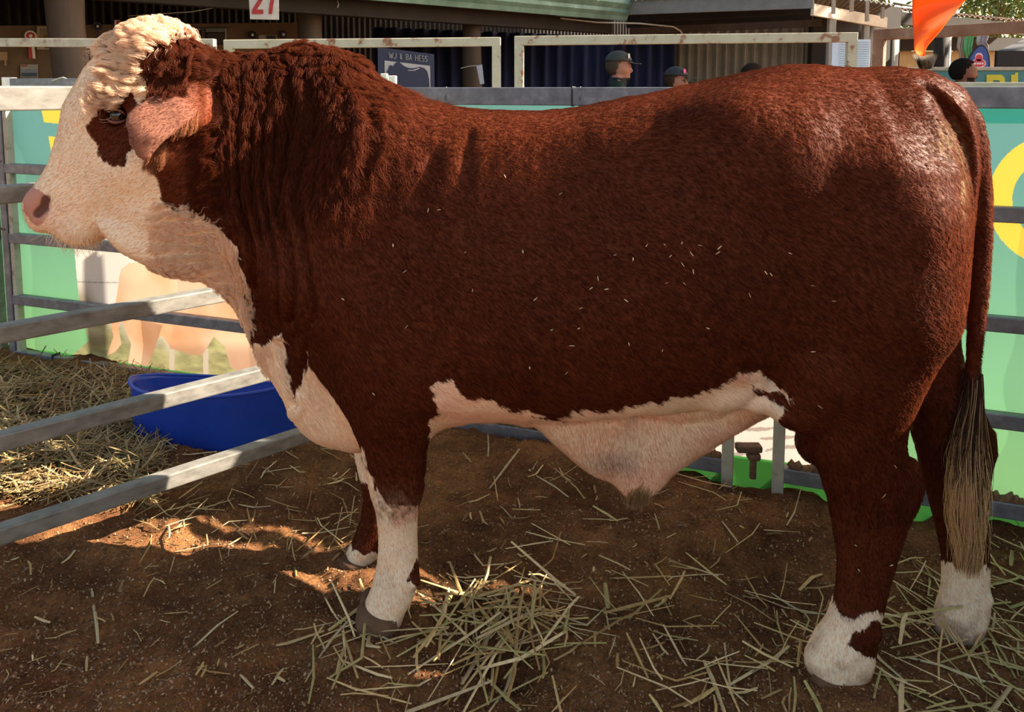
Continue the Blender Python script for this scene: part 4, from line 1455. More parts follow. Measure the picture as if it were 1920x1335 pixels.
def hair(name, weight, N, length, seg, lift, mat, rad=0.0004, curl=0.0, cturn=2.0, clump=0.0, clump_scale=40, col=None,
         spread=0.35, parent=None, seed=1, colvar=0.22, dirfn=None, gravity=0.0):
    rng = np.random.default_rng(seed)
    w = weight * f_area
    fi = rng.choice(len(w), size=N, p=w / w.sum())
    ab = rng.random((N, 2))
    q = bQ[fi]
    a, b = ab[:, :1], ab[:, 1:]
    P0 = (bV[q[:, 0]] * (1 - a) + bV[q[:, 1]] * a) * (1 - b) + (bV[q[:, 3]] * (1 - a) + bV[q[:, 2]] * a) * b
    Nn = f_nrm[fi]
    d = flow(P0, f_head[fi], f_leg[fi]) if dirfn is None else dirfn(P0, fi)
    sw = np.stack([vnoise(P0, 9, 61 + i) for i in range(3)], 1) * 0.22 + np.stack([vnoise(P0, 45, 71 + i) for i in range(3)], 1) * spread
    cs = np.array(clump_scale if not np.isscalar(clump_scale) else (clump_scale,) * 3, float)
    cell = np.floor(P0 * cs + 0.35 * np.stack([vnoise(P0, 30, 95 + i) for i in range(3)], 1)).astype(np.int64)
    key = (cell[:, 0] * 73856093) ^ (cell[:, 1] * 19349663) ^ (cell[:, 2] * 83492791)
    d = d / np.linalg.norm(d, axis=1)[:, None] + sw + rng.normal(0, 0.10, (N, 3))
    d = d - Nn * np.einsum('ij,ij->i', d, Nn)[:, None]
    d /= np.linalg.norm(d, axis=1)[:, None] + 1e-9
    L = (length if np.isscalar(length) else length[fi]) * rng.uniform(0.65, 1.2, N)
    s2 = np.cross(Nn, d)
    t = np.linspace(0, 1, seg + 1)
    li = lift * rng.uniform(0.6, 1.5, N)
    ph = _hash(cell[:, 0], cell[:, 1], cell[:, 2], 17) * math.pi + rng.normal(0, 0.25, N)
    pts = np.empty((N, seg + 1, 3))
    for k, tk in enumerate(t):
        up = li * L * (tk - 0.45 * tk * tk)
        p = P0 + d * (L * tk)[:, None] * (1 - 0.12 * tk) + Nn * up[:, None]
        if curl:
            an = ph + tk * cturn * 2 * math.pi
            env = curl * L * min(1.0, tk * 2.0)
            p = p + s2 * (env * np.sin(an))[:, None] + Nn * (env * 0.8 * (1 - np.cos(an)))[:, None]
        if gravity: p[:, 2] -= gravity * L * tk * tk
        pts[:, k] = p
    if clump:
        _, inv = np.unique(key, return_inverse=True)
        cnt = np.bincount(inv)
        for k, tk in enumerate(t):
            c = np.stack([np.bincount(inv, pts[:, k, i]) for i in range(3)], 1) / cnt[:, None]
            g = clump * tk ** 0.8
            pts[:, k] += g * (c[inv] - pts[:, k])
    base = coat_color(P0, 1.6)[0] if col is None else np.tile(np.array(col), (N, 1))
    v = np.clip(rng.normal(1.0, colvar, N), 0.5, 1.7)[:, None]
    v = 1 + (v - 1) * np.where(base[:, 1:2] > .3, .35, 1.0)
    hc = bpy.data.hair_curves.new(name)
    hc.add_curves([seg + 1] * N)
    hc.attributes['position'].data.foreach_set('vector', pts.astype(np.float32).ravel())
    ra = hc.attributes.new('radius', 'FLOAT', 'POINT')
    ra.data.foreach_set('value', (np.tile(rad * (1 - 0.75 * t ** 1.5), (N, 1)) * rng.uniform(.8, 1.25, (N, 1))).astype(np.float32).ravel())
    ca = hc.attributes.new('strand_colour', 'FLOAT_COLOR', 'CURVE')
    ca.data.foreach_set('color', np.concatenate([np.clip(base * v, 0, 1), np.ones((N, 1))], 1).astype(np.float32).ravel())
    hc.materials.append(mat)
    o = bpy.data.objects.new(name, hc)
    COL.objects.link(o)
    if parent is not None:
        o.parent = parent
        o.matrix_parent_inverse = Matrix.Translation(-Vector(parent.location))
    o['kind'] = 'stuff'
    return o


ear_w = np.exp(-(((f_px - 300) / 60) ** 2 + ((f_py - 230) / 55) ** 2))
eyecut = (np.hypot(f_px - 226, f_py - 219) > 20) | ~f_head
nosecut = ~(in_poly(f_px, f_py, NOSEP) & f_head)
bare = np.where((f_wh > .5) & (f_cen[:, 0] > -0.32) & (f_cen[:, 0] < .78) & (f_cen[:, 2] < 0.75) & (f_leg == 0), 0.35, 1.0)
f_ear = ear_mask(f_cen)
ok = eyecut & nosecut
hlen = np.full(len(f_area), 0.015)
hlen = np.where(f_head, 0.011, hlen)
hlen = np.where(f_ear > .4, 0.009, hlen)
hlen = np.where((f_leg > 0) & (f_cen[:, 2] < .35), 0.010, hlen)
hair('short_coat', f_near * ok * bare, 300000, hlen, 3, 0.27, M_FUR, 0.00036, clump=0.2, clump_scale=110, spread=.12, parent=bull, seed=3)
# longer wavy hair over neck, crest and shoulder
nw = np.exp(-(np.clip(f_px - 560, 0, None) / 130) ** 2) * (f_px > 345) * smooth01(470, 250, f_py) * (f_ear < .1) * (f_wh < .5)
crest = smooth01(175, 120, f_py) * (f_px > 340) * (f_px < 800)
hair('neck_hair', f_near * (nw + 1.2 * crest * (f_px < 720)), 42000, 0.058, 8, 0.15, M_FUR, 0.00042, curl=0.08, cturn=1.0,
     clump=0.58, clump_scale=(34, 34, 15), spread=0.3, parent=bull, seed=4, colvar=.3)
dw = (f_wh > .5) * smooth01(.55, .8, f_cen[:, 2]) * (~f_head | (f_px > 270)) * smooth01(230, 330, f_px + .4 * (f_py - 430)) * (f_px < 500) * (f_py > 385)
hair('throat_hair', f_near * dw, 9000, 0.036, 6, 0.18, M_FUR, 0.00045, curl=0.10, cturn=1.0, clump=0.6, clump_scale=32, spread=0.5,
     parent=bull, seed=5)
# white curls of forehead and poll
fw = f_head * ((f_hs < 95) & (f_hs > -85) & (f_ht > 8) & (f_wh > .3) & (f_ear < .1)) * smooth01(188, 222, f_px + .25 * (f_py - 110)) * (f_px < 330)
hair('forehead_curls', (0.35 + f_near) * fw, 13000, 0.060, 12, 0.22, M_SWITCH, 0.00042, curl=0.22, cturn=1.7, clump=0.68, clump_scale=(34, 34, 26),
     spread=0.9, parent=bull, seed=6, colvar=.12, dirfn=lambda P, fi: np.tile(hE1 * .8 + np.array([.1, -.25, -.3]), (len(P), 1)))
pw = f_head * ((f_hs < 60) & (f_wh < .5) & (f_px > 255) & (f_px < 350) & (f_py < 200) & (f_ear < .1))
hair('poll_curls', f_near * pw, 9000, 0.060, 9, 0.26, M_FUR, 0.00042, curl=0.12, cturn=1.0, clump=0.6, clump_scale=(34, 34, 16), spread=.7,
     parent=bull, seed=7, colvar=.25, dirfn=lambda P, fi: np.tile(np.array([.15, -.1, -1.0]), (len(P), 1)))
er = (f_ear > .2) * (f_py > 288 - (f_px - 285) * .94) * (f_px < 372)
hair('ear_fringe', f_near * er, 900, 0.030, 5, 0.2, M_FUR, 0.0004, curl=.05, clump=.5, parent=bull, seed=8, col=(.30, .12, .055),
     dirfn=lambda P, fi: np.tile(np.array([-.35, -.1, -.9]), (len(P), 1)))
pt = np.exp(-(((f_px - 1200) / 16) ** 2 + ((f_py - 930) / 14) ** 2)) * (f_cen[:, 0] > 0)
hair('sheath_tuft', pt, 900, 0.045, 4, 0.1, M_FUR, 0.0005, clump=.6, parent=bull, seed=9, col=(.36, .24, .13), gravity=.3,
     dirfn=lambda P, fi: np.tile(np.array([-.15, 0, -1.0]), (len(P), 1)))
ch = f_head * np.exp(-(((f_px - 140) / 35) ** 2 + ((f_py - 435) / 18) ** 2))
hair('chin_whiskers', ch, 260, 0.045, 4, 0.9, M_SWITCH, 0.0004, parent=bull, seed=10, col=(.8, .68, .5), spread=.6,
     dirfn=lambda P, fi: np.tile(np.array([.1, 0, -1.0]), (len(P), 1)))

# ---- tail switch: long strands hanging from the end of the tail
def tail_switch():
    rng = np.random.default_rng(12)
    N, seg = 3200, 12
    pts = np.empty((N, seg + 1, 3))
    colr = np.empty((N, 3))
    py0 = 690 + 170 * rng.random(N) ** 0.8
    cx0 = np.interp(py0, [690, 800, 860], [1825, 1820, 1818])
    th = rng.random(N) * 2 * math.pi; rr = np.sqrt(rng.random(N))
    tip_py = np.clip(rng.normal(1010, 45, N), 900, 1078)
    lane = rng.normal(0, 1, N)
    for i in range(N):
        P0 = at(cx0[i], py0[i], 2.03)
        P0 = P0 + np.array([math.cos(th[i]), math.sin(th[i]), 0]) * 0.022 * rr[i]
        T = at(1816 + 11 * lane[i], tip_py[i], 2.02) + np.array([0, math.sin(th[i]) * .02, 0])
        for k in range(seg + 1):
            t = k / seg
            bulge = math.sin(math.pi * min(1, t * 1.05)) * 0.026
            p = P0 * (1 - t) + T * t
            p[0] += math.cos(th[i]) * bulge * rr[i] * 1.2 - 0.008 * math.sin(math.pi * t)
            p[1] += math.sin(th[i]) * bulge * rr[i]
            p[0] += 0.004 * math.sin(9 * t + 3 * rr[i] + th[i])
            pts[i, k] = p
        pale = smooth01(715, 775, np.array([py0[i] + 30 * rng.normal()]))[0]
        colr[i] = np.array([.05, .02, .012]) * (1 - pale) + np.array([.86, .60, .32]) * pale * rng.uniform(.55, 1.3)
    hc = bpy.data.hair_curves.new('tail_switch')
    hc.add_curves([seg + 1] * N)
    hc.attributes['position'].data.foreach_set('vector', pts.astype(np.float32).ravel())
    t = np.linspace(0, 1, seg + 1)
    ra = hc.attributes.new('radius', 'FLOAT', 'POINT')
    ra.data.foreach_set('value', np.tile(0.0006 * (1 - 0.7 * t ** 2), (N, 1)).astype(np.float32).ravel())
    ca = hc.attributes.new('strand_colour', 'FLOAT_COLOR', 'CURVE')
    ca.data.foreach_set('color', np.concatenate([np.clip(colr, 0, 1), np.ones((N, 1))], 1).astype(np.float32).ravel())
    hc.materials.append(M_SWITCH)
    o = bpy.data.objects.new('tail_switch', hc)
    COL.objects.link(o)
    o.parent = bull
    o.matrix_parent_inverse = Matrix.Translation(-Vector(bull.location))
    o['label'] = 'pale cream tuft at the end of the tail'
    o['kind'] = 'stuff'


tail_switch()

# ---- eyes
def eye(sg):
    c = hp(95, 2, sg * 0.100)
    m, nt, bs = new_mat('eye_wet')
    bs.inputs['Base Color'].default_value = (0.012, 0.008, 0.007, 1)
    bs.inputs['Roughness'].default_value = 0.04
    bs.inputs['Specular IOR Level'].default_value = 0.8
    b = MB(); b.lathe([(0.0235 * math.sin(a), 0.0235 * -math.cos(a)) for a in np.linspace(0.02, math.pi - .02, 14)], c, 20)
    e = b.build('eye', m, bull, True)
    lid = plain('eyelid', (.16, .05, .03), .5)
    hx = np.array([-1.0, 0, .12]); hx -= hE3 * (hx @ hE3); hx /= np.linalg.norm(hx)
    for up, nm in ((1, 'upper_eyelid'), (-1, 'lower_eyelid')):
        b = MB()
        pts = []
        for a in np.linspace(-1.25, 1.25, 9):
            off = hx * math.sin(a) * .0265 + np.array([0, 0, 1.0]) * up * (math.cos(a) * (.019 if up > 0 else .017)) - np.array([0, 0, .001])
            r = math.sqrt(max(0, .0262 ** 2 - min(off @ off, .0255 ** 2)))
            pts.append(c + off + hE3 * sg * (r + .0005))
        b.tube(pts, [.002, .003, .004, .0045, .005, .0045, .004, .003, .002], 8)
        b.build(nm, lid, e, True)


eye(-1); eye(1)

# ---- hooves: two claws to a foot
M_HOOF = speckled('hoof_horn', [(.3, (.10, .055, .032)), (.7, (.17, .095, .055))], 30, .8, spec=.1)
for (x, y, D, wpx) in ((712, 1160, 2.09, 74), (672, 1046, 2.39, 62), (1562, 1262, 1.93, 106), (1792, 1196, 2.12, 84)):
    c = at(x, y, D); hw = wpx / 2 * D / FPX
    b = MB()
    dzt = .045 if x == 712 else .008
    hw *= 1.0 if x == 712 else .88
    for sg in (-1, 1):
        o = c + np.array([0, sg * .030, 0])
        ringb = [(-1.12, 0), (-.85, .75), (-.2, 1), (.6, .9), (1.0, .45), (1.05, 0), (1.0, -.45), (.6, -.9), (-.2, -1), (-.85, -.75)]
        V = []
        for s, dz, dx in ((1.04, -.03, -.12), (1.06, 0.0, -.05), (.98, dzt, .04)):
            V += [o + np.array([hw * 1.02 * s * u + dx * hw * 1.0, (.041 if x == 712 else .034) * s * v, dz - .012 * u * (dz > 0)]) for u, v in ringb]
        n = len(ringb)
        F = [(i * n + k, i * n + (k + 1) % n, (i + 1) * n + (k + 1) % n, (i + 1) * n + k) for i in range(2) for k in range(n)]
        F += [tuple(reversed(range(n))), tuple(range(2 * n, 3 * n))]
        b.add(V, F)
    b.build('hoof', M_HOOF, bull, True)

# ------------------------------------------------------------------ fences
M_GALV = speckled('galvanised_steel', [(.3, (.13, .13, .145)), (.55, (.20, .20, .22)), (.75, (.30, .30, .31))], 18, .45, .35, .15, .002)
M_GALVLIGHT = speckled('bright_galvanised_steel', [(.28, (.11, .10, .085)), (.5, (.185, .175, .155)), (.75, (.26, .245, .22))], 16, .5, .15, .2, .003, stretch=(1, 1, 2))
M_PALEPAINT = speckled('worn_pale_paint', [(.30, (.20, .14, .09)), (.42, (.38, .34, .26)), (.7, (.48, .45, .37))], 14, .6, bstr=.2)
M_RUSTPAINT = speckled('rusty_white_paint', [(.30, (.17, .06, .03)), (.39, (.27, .13, .075)), (.44, (.42, .38, .29)), (.75, (.50, .47, .38))], 11, .6, bstr=.3, bdist=.003)
M_RUSTPIPE = speckled('rusty_brown_pipe', [(.3, (.14, .06, .035)), (.55, (.24, .12, .075)), (.72, (.40, .36, .28))], 5, .7, bstr=.3)
M_STRAP = plain('black_strap', (.012, .012, .012), .6)
M_RUSTBOLT = plain('rusted_bolt', (.10, .055, .035), .8, .3, 60)

fdir = np.array([1.0, FYK, 0]); fdir /= np.linalg.norm(fdir)
fnrm = np.array([FYK, -1.0, 0]); fnrm /= np.linalg.norm(fnrm)        # towards the pen


def fx(px):
    """place along the back fence seen at pixel column px, as a ground point"""
    p = on_plane(px, 700, FY0, FYK)
    return np.array([p[0], FY0 + FYK * p[0], 0.0])


def panel(x0, x1, label, posts, rails=((1.425, .075), (1.02, .055), (.63, .055), (.28, .055), (-.045, .06)), mats=None, extra=None):
    A, B = x0, x1
    e = empty('fence_panel', (A + B) / 2 + [0, 0, -.12], label, 'fence panel')
    for i, (z, h) in enumerate(rails):
        b = MB(); b.bar(A + [0, 0, z], B + [0, 0, z], .042, h); b.build('top_rail' if i == 0 else 'rail', M_GALV, e)
    for p, w, mt in posts:
        b = MB(); b.bar(p + [0, 0, -.17], p + [0, 0, 1.46], w, .045, up=fdir); b.build('post', mt, e)
    return e


P1a, P1b = fx(33), fx(1369)
pl = panel(P1a, P1b, 'long grey steel fence panel behind the bull with the tub in front of it', [(P1a, .05, M_GALV), (P1b, .055, M_PALEPAINT)])
P2a, P2b = fx(1465), np.array([2.46, FY0 + FYK * 2.46, 0])
pr = panel(P2a, P2b, 'grey steel fence panel at the right, beside the tail', [(P2a, .055, M_PALEPAINT), (P2b, .05, M_GALV)])
P0a, P0b = fx(-330), fx(7)
p0 = panel(P0a, P0b, 'grey steel fence panel at the left edge, hinged to the long one', [(P0a, .05, M_GALV), (P0b, .05, M_GALVLIGHT)],)
# pale strip painting the sunlit side of the left post, hinge pin, mud-caked latch
b = MB(); b.bar(P1a + fdir * .045 + [0, 0, -.15], P1a + fdir * .045 + [0, 0, 1.40], .04, .03, up=fdir); b.build('lit_post_side', M_PALEPAINT, pl)
def hinge(c, z0, z1, parent):
    b = MB(); b.tube([c + [0, 0, z0], c + [0, 0, z1]], .012, 10)
    for z in (z0 + .06, (z0 + z1) / 2 + .05, z1 - .02):
        b.bar(c - fdir * .07 + [0, 0, z], c + fdir * .07 + [0, 0, z], .012, .014)
    b.build('hinge_pin', M_RUSTBOLT, parent)
hinge((P0b + P1a) / 2 + fnrm * .02, .62, 1.08, pl)
b = MB()
c = fx(1408) + fnrm * .01
b.box(c + [0, 0, .045], (.10, .05, .028), None, .008); b.box(c + [.02, 0, .012], (.05, .05, .03), None, .01); b.tube([c + [.02, 0, -.08], c + [.02, 0, .03]], .014, 8)
b.build('mud_caked_latch', speckled('dried_mud', [(.3, (.09, .05, .03)), (.7, (.18, .10, .055))], 40, .95, bstr=.5), pr)
for px_, z, par in ((107, -.045, pl), (1071, 1.425, pl)):
    p = fx(px_) + [0, 0, z]; b = MB(); b.box(p, (.006, .052, .082), np.stack([fdir, -fnrm, [0, 0, 1]], 1), .002); b.build('tie_strap', M_STRAP, par)

# dried bedding caked along the bottom rails
M_MUD = speckled('dried_bedding', [(.3, (.10, .05, .025)), (.7, (.24, .13, .06))], 60, .95, bstr=.6)
for (xa, xb, par) in ((925, 1062, pl), (1290, 1356, pl), (1486, 1562, pr), (1866, 1935, pr)):
    b = MB(); n = 18
    pts = [fx(xa + (xb - xa) * i / n) + [0, 0, -.010 + .008 * math.sin(i * 1.9) + .006 * math.sin(i * .7)] for i in range(n + 1)]
    b.tube(pts, [.012 + .008 * abs(math.sin(i * 1.3 + xa)) * (0 < i < n) for i in range(n + 1)], 8)
    b.build('caked_bedding', M_MUD, par, True)

# added panel just outside the view at the right, whose cloth shades the floor
S0, S1 = P2b.copy(), np.array([2.62, -0.6, 0])

# ------------------------------------------------------------------ printed banners
def banner_material(name):
    m, nt, bs = new_mat(name)
    a = nt.nodes.new('ShaderNodeAttribute'); a.attribute_name = 'print'
    out = nt.nodes['Material Output']
    tr = nt.nodes.new('ShaderNodeBsdfTranslucent')
    mx = nt.nodes.new('ShaderNodeMixShader'); mx.inputs[0].default_value = 0.42
    nt.links.new(a.outputs['Color'], bs.inputs['Base Color'])
    nt.links.new(a.outputs['Color'], tr.inputs['Color'])
    bs.inputs['Roughness'].default_value = 0.6
    bs.inputs['Specular IOR Level'].default_value = 0.2
    nt.links.new(bs.outputs[0], mx.inputs[1]); nt.links.new(tr.outputs[0], mx.inputs[2])
    nt.links.new(mx.outputs[0], out.inputs['Surface'])
    n = noise_node(nt, 300, 2, .5)
    bump(nt, bs, n, .06, .001)
    return m


M_BANNER = banner_material('printed_vinyl')
BOFF = 0.045


def print_color(px, py, z, P):
    """the banner's artwork: a teal-to-green ground, yellow letters, a white disc and a paddock photograph"""
    t = smooth01(1.30, 0.05, z)[:, None]
    base = np.array([.105, .27, .265]) * (1 - t) + np.array([.175, .40, .185]) * t
    t2 = smooth01(1.15, .45, z)[:, None] * smooth01(-.02, .45, z)[:, None]
    base = base * (1 - .35 * t2) + np.array([.18, .47, .30]) * .35 * t2
    C = base * (1 + .03 * fbm(P, 3, 2, 301)[:, None])
    dark = (px > 1500) & (z > 1.335)
    C[dark] = np.array([.03, .22, .19])
    yel = np.array([.66, .50, .07])
    for poly in ([(74, 190), (240, 190), (270, 250), (170, 250), (127, 300), (114, 252), (109, 232), (82, 229)],
                 [(90, 256), (112, 257), (150, 256), (160, 320), (103, 320), (96, 289)]):
        C[in_poly(px, py, poly)] = yel
    r = np.hypot(px + 92, (py - 300) * .98)
    C[r < 108] = np.array([.84, .80, .74])
    r = np.hypot(px - 1976, py - 376)
    C[(r < 122) & (r > 77)] = yel
    # paddock photograph
    ph = in_poly(px, py, [(135, 440), (147, 560), (158, 608), (165, 640), (90, 705), (60, 740), (60, 760), (400, 765), (900, 850), (1600, 950), (1700, 940), (1650, 600), (900, 480), (300, 430)])
    S = np.tile(np.array([.70, .66, .62]), (len(px), 1))
    g = fbm(P, 5, 3, 311); g2 = fbm(P * np.array([1, 1, 3]), 14, 3, 312)
    gr = smooth01(575, 640, py + 40 * g + np.clip(200 - px, 0, 100) * .3 - np.clip(px - 500, 0, None) * .10)[:, None] * (px < 700)[:, None]
    S = S * (1 - gr) + (np.array([.34, .33, .16]) * (1 + .3 * g2[:, None])) * gr
    sh = np.exp(-(((px - 155) / 22) ** 2 + ((py - 575) / 38) ** 2))[:, None] + 0.9 * np.exp(-(((px - 185) / 40) ** 2 + ((py - 640) / 16) ** 2))[:, None]
    S = S * (1 - np.clip(sh, 0, .8)) + np.array([.20, .17, .09]) * np.clip(sh, 0, .8)
    bl = (smooth01(650, 700, py - .25 * (px - 60)) * (px < 270))[:, None]
    S = S * (1 - .75 * bl) + np.array([.20, .20, .13]) * .75 * bl
    fencew = (np.abs((py - 526 - .02 * px)) < 1.2) & (px < 225)
    S[fencew] *= .6
    for fxp in (322, 385, 455):
        S[(np.abs(px - fxp) < 5) & (py > 655)] = np.array([.52, .46, .36])
    tan = np.array([.64, .33, .17]); tan2 = np.array([.78, .52, .36])
    cow = in_poly(px, py, [(222, 520), (226, 505), (240, 494), (262, 493), (300, 503), (335, 513), (385, 527), (440, 535), (520, 545), (600, 560), (600, 690), (520, 700), (452, 700),
                           (432, 690), (420, 650), (400, 632), (378, 668), (352, 664), (320, 653), (304, 630), (296, 634), (288, 660), (272, 695), (246, 697), (240, 680), (245, 646),
                           (234, 620), (227, 600), (221, 614), (227, 646), (215, 660), (200, 668), (212, 632), (207, 600), (216, 566), (220, 540)])
    shade = np.clip(.55 + .5 * fbm(P, 6, 3, 321) + .25 * smooth01(560, 500, py), 0, 1)[:, None]
    cc = tan * (1 - shade) + tan2 * shade
    leg2 = in_poly(px, py, [(262, 600), (304, 610), (296, 636), (288, 662), (275, 696), (262, 700), (268, 650)])
    S[cow] = cc[cow]
    S[leg2 & cow] *= .62
    un = cow & (py > 640) & (px > 300)
    S[un] *= (1 - .35 * smooth01(635, 665, py))[un][:, None]
    # pale timber yard at the right end of the photograph
    wd = (px > 1180)
    band = np.sin((py + .10 * px) * .30 + 2 * g) + .8 * g2
    wood = np.where((band > .9)[:, None], np.array([.40, .35, .32]), np.array([.76, .68, .64]))
    S[wd] = wood[wd]
    gy = smooth01(850, 885, py - .12 * (px - 1300))[:, None] * wd[:, None]
    S = S * (1 - gy) + np.array([.72, .52, .25]) * (1 + .25 * g2[:, None]) * gy
    mid = (px > 780) & (px < 930)
    S[mid] = S[mid] * .4 + np.array([.34, .62, .30]) * .6
    C[ph] = S[ph]
    low = z < -.02
    C[low] = np.array([.06, .30, .06]) * (1 + .15 * g[low][:, None])
    return np.clip(C, .004, .95)


def banner(name, xs, zs, label, off=BOFF, y0=FY0, k=FYK, rip=.008, artwork=True):
    X, Z = np.meshgrid(xs, zs, indexing='ij')
    P = np.stack([X.ravel(), (y0 + k * X).ravel(), Z.ravel()], 1)
    P[:, :2] -= np.array([k, -1.0]) / math.hypot(1, k) * off
    flat = P.copy()
    w = rip * np.sin(7 * P[:, 0]) * smooth01(1.4, .9, P[:, 2]) + .5 * rip * fbm(P, 2.5, 2, 330)
    P[:, 1] += np.abs(w)
    low = np.clip(-.03 - P[:, 2], 0, None)
    P[:, 1] -= low * .5
    n0, n1 = len(xs), len(zs)
    gi = np.arange(n0 * n1).reshape(n0, n1)
    Q = np.stack([gi[:-1, :-1], gi[1:, :-1], gi[1:, 1:], gi[:-1, 1:]], -1).reshape(-1, 4)
    me = mesh_np(name, P, Q)
    px, py = project(flat)
    set_point_color(me, 'print', print_color(px, py, P[:, 2], flat))
    me.materials.append(M_BANNER)
    o = bpy.data.objects.new(name, me)
    COL.objects.link(o)
    return tag(o, label, 'banner')


xs_ = axis_steps([(fx(-330)[0], fx(-15)[0], .03), (fx(-15)[0], fx(505)[0], .003), (fx(505)[0], fx(780)[0], .03), (fx(780)[0], fx(1080)[0], .006),
                  (fx(1080)[0], fx(1270)[0], .03), (fx(1270)[0], fx(1560)[0], .005), (fx(1560)[0], fx(1830)[0], .03), (fx(1830)[0], 1.85, .002), (1.85, 2.51, .03)])
ban = banner('printed_banner', xs_, np.arange(-.17, 1.395, .003), 'long teal-to-green printed banner tied along the back fence, with yellow letters and cattle photograph')
for px_ in (843, 1085):
    p = fx(px_) + fnrm * -.02 + [0, 0, 1.375]
    b = MB(); b.lathe([(.004, .0), (.013, .0), (.014, .004), (.009, .008), (.004, .004)], p + fnrm * .02, 14, np.stack([fdir, [0, 0, 1], fnrm], 1))
    b.build('eyelet', plain('brass_eyelet', (.5, .48, .42), .3, metal=.8), ban)
    b = MB(); b.tube([p + fnrm * .03, p + fnrm * .045 + [0, 0, .05], p + fnrm * .03 + [0, 0, .09]], .0025, 6); b.build('zip_tie', M_GALVLIGHT, ban)

# unseen side panel and plain cloth, added to keep the pen floor shaded
sd = (S1 - S0) / np.linalg.norm(S1 - S0)
e = empty('fence_panel', (S0 + S1) / 2 + [0, 0, -.12], 'unseen grey steel side fence panel added at the right to shade the floor', 'fence panel')
for i, (z, h) in enumerate(((1.425, .075), (1.02, .055), (.63, .055), (.28, .055), (-.045, .06))):
    b = MB(); b.bar(S0 + sd * .06 + [0, 0, z], S1 + [0, 0, z], .042, h); b.build('top_rail' if i == 0 else 'rail', M_GALV, e)
b = MB(); b.bar(S1 + [0, 0, -.17], S1 + [0, 0, 1.62], .05, .045, up=sd); b.build('post', M_GALV, e)
ys = np.linspace(-.02, 1, 60); zz = np.linspace(-.15, 1.60, 30)
V = []; F = []
for i, t_ in enumerate(ys):
    for j, z in enumerate(zz):
        p = S0 + (S1 - S0) * t_
        V.append((p[0] + .05 + .006 * math.sin(9 * t_), p[1], z))
for i in range(59):
    for j in range(29):
        a = i * 30 + j; F.append((a, a + 1, a + 31, a + 30))
me = mesh_np('printed_banner', np.array(V), np.array(F))
set_point_color(me, 'print', np.tile(np.array([.03, .16, .10]), (len(V), 1)))
me.materials.append(plain('dark_green_shadecloth', (.02, .10, .07), .9))
o = bpy.data.objects.new('added_shade_cloth', me); COL.objects.link(o)
tag(o, 'unseen dark green cloth added on the side fence to shade the floor', 'shade cloth')

# ------------------------------------------------------------------ near panel at the left
ND = np.array([.735, .678, 0]); ND /= np.linalg.norm(ND)
N0 = at(0, 700, 2.2); N0[2] = 0
nf = empty('fence_panel', N0 + ND * .4 + [0, 0, -.10], 'nearest weathered steel fence panel running from the left edge behind the bull\'s chest', 'fence panel')
Ns, Ne = N0 - ND * 1.2, N0 + ND * 1.22
for i, (z, h) in enumerate(((1.427, .072), (1.15, .052), (.742, .052), (.42, .052), (.137, .052))):
    b = MB(); b.bar(Ns + [0, 0, z], Ne + [0, 0, z], .052, h, bevel=.005); b.build('top_rail' if i == 0 else 'rail', M_GALVLIGHT, nf)
for p in (Ns, Ne):
    b = MB(); b.bar(p + [0, 0, -.14], p + [0, 0, 1.46], .05, .05, up=ND); b.build('post', M_GALVLIGHT, nf)

# ------------------------------------------------------------------ other pens behind
def pen_frame(x0, y0, D0, x1, y1, D1, th, mat, label, posts=(True, True)):
    A, B = at(x0, y0, D0), at(x1, y1, D1)
    A[2] -= th / 2; B[2] -= th / 2
    e = empty('pen_frame', [(A[0] + B[0]) / 2, (A[1] + B[1]) / 2, -.12], label, 'fence panel')
    b = MB(); b.bar(A, B, th * .9, th); b.build('top_rail', mat, e)
    d = (B - A); d[2] = 0; d /= np.linalg.norm(d)
    for p, on, s in ((A, posts[0], 1), (B, posts[1], -1)):
        if on:
            b = MB(); p_ = p + d * s * th * .5; b.bar((p_[0], p_[1], -.15), (p_[0], p_[1], p[2] - th * .45), th * .9, th, up=d); b.build('post', mat, e)
    for zf in (1.15, .75, .35, .05):
        b = MB(); b.bar((A[0], A[1], zf), (B[0], B[1], zf), th * .7, th * .8); b.build('rail', mat, e)
    return e


pen_frame(-330, 71, 5.0, 403, 73, 4.8, .052, M_PALEPAINT, 'yellowed white pen frame behind the bull\'s head')
pen_frame(421, 75, 4.8, 939, 70, 4.8, .054, M_RUSTPAINT, 'rust-flaked white pen frame between the head and the shoulder dip')
pen_frame(965, 68, 4.8, 1607, 61, 4.6, .056, M_RUSTPAINT, 'long flaking white pen frame in front of the capped people')
pen_frame(1640, 56, 4.6, 2050, 32, 3.9, .062, M_RUSTPIPE, 'rusty brown pen frame at the right behind the orange pennant')
b = MB(); c = at(1647, 100, 4.58); b.bar((c[0], c[1], -.15), (c[0], c[1], at(1647, 70, 4.58)[2]), .022, .022, up=(0, 1, 0))  # white strips stand in for the frame post's sunlit edges
c2 = at(1654, 100, 4.56); b.bar((c2[0], c2[1], -.15), (c2[0], c2[1], at(1654, 72, 4.56)[2]), .016, .016, up=(0, 1, 0))
tag(b.build('lit_edge_strips', plain('white_paint', (.75, .73, .72), .5)), 'pair of thin white strips painted as sunlit edges of the rusty pen frame post', 'pole')

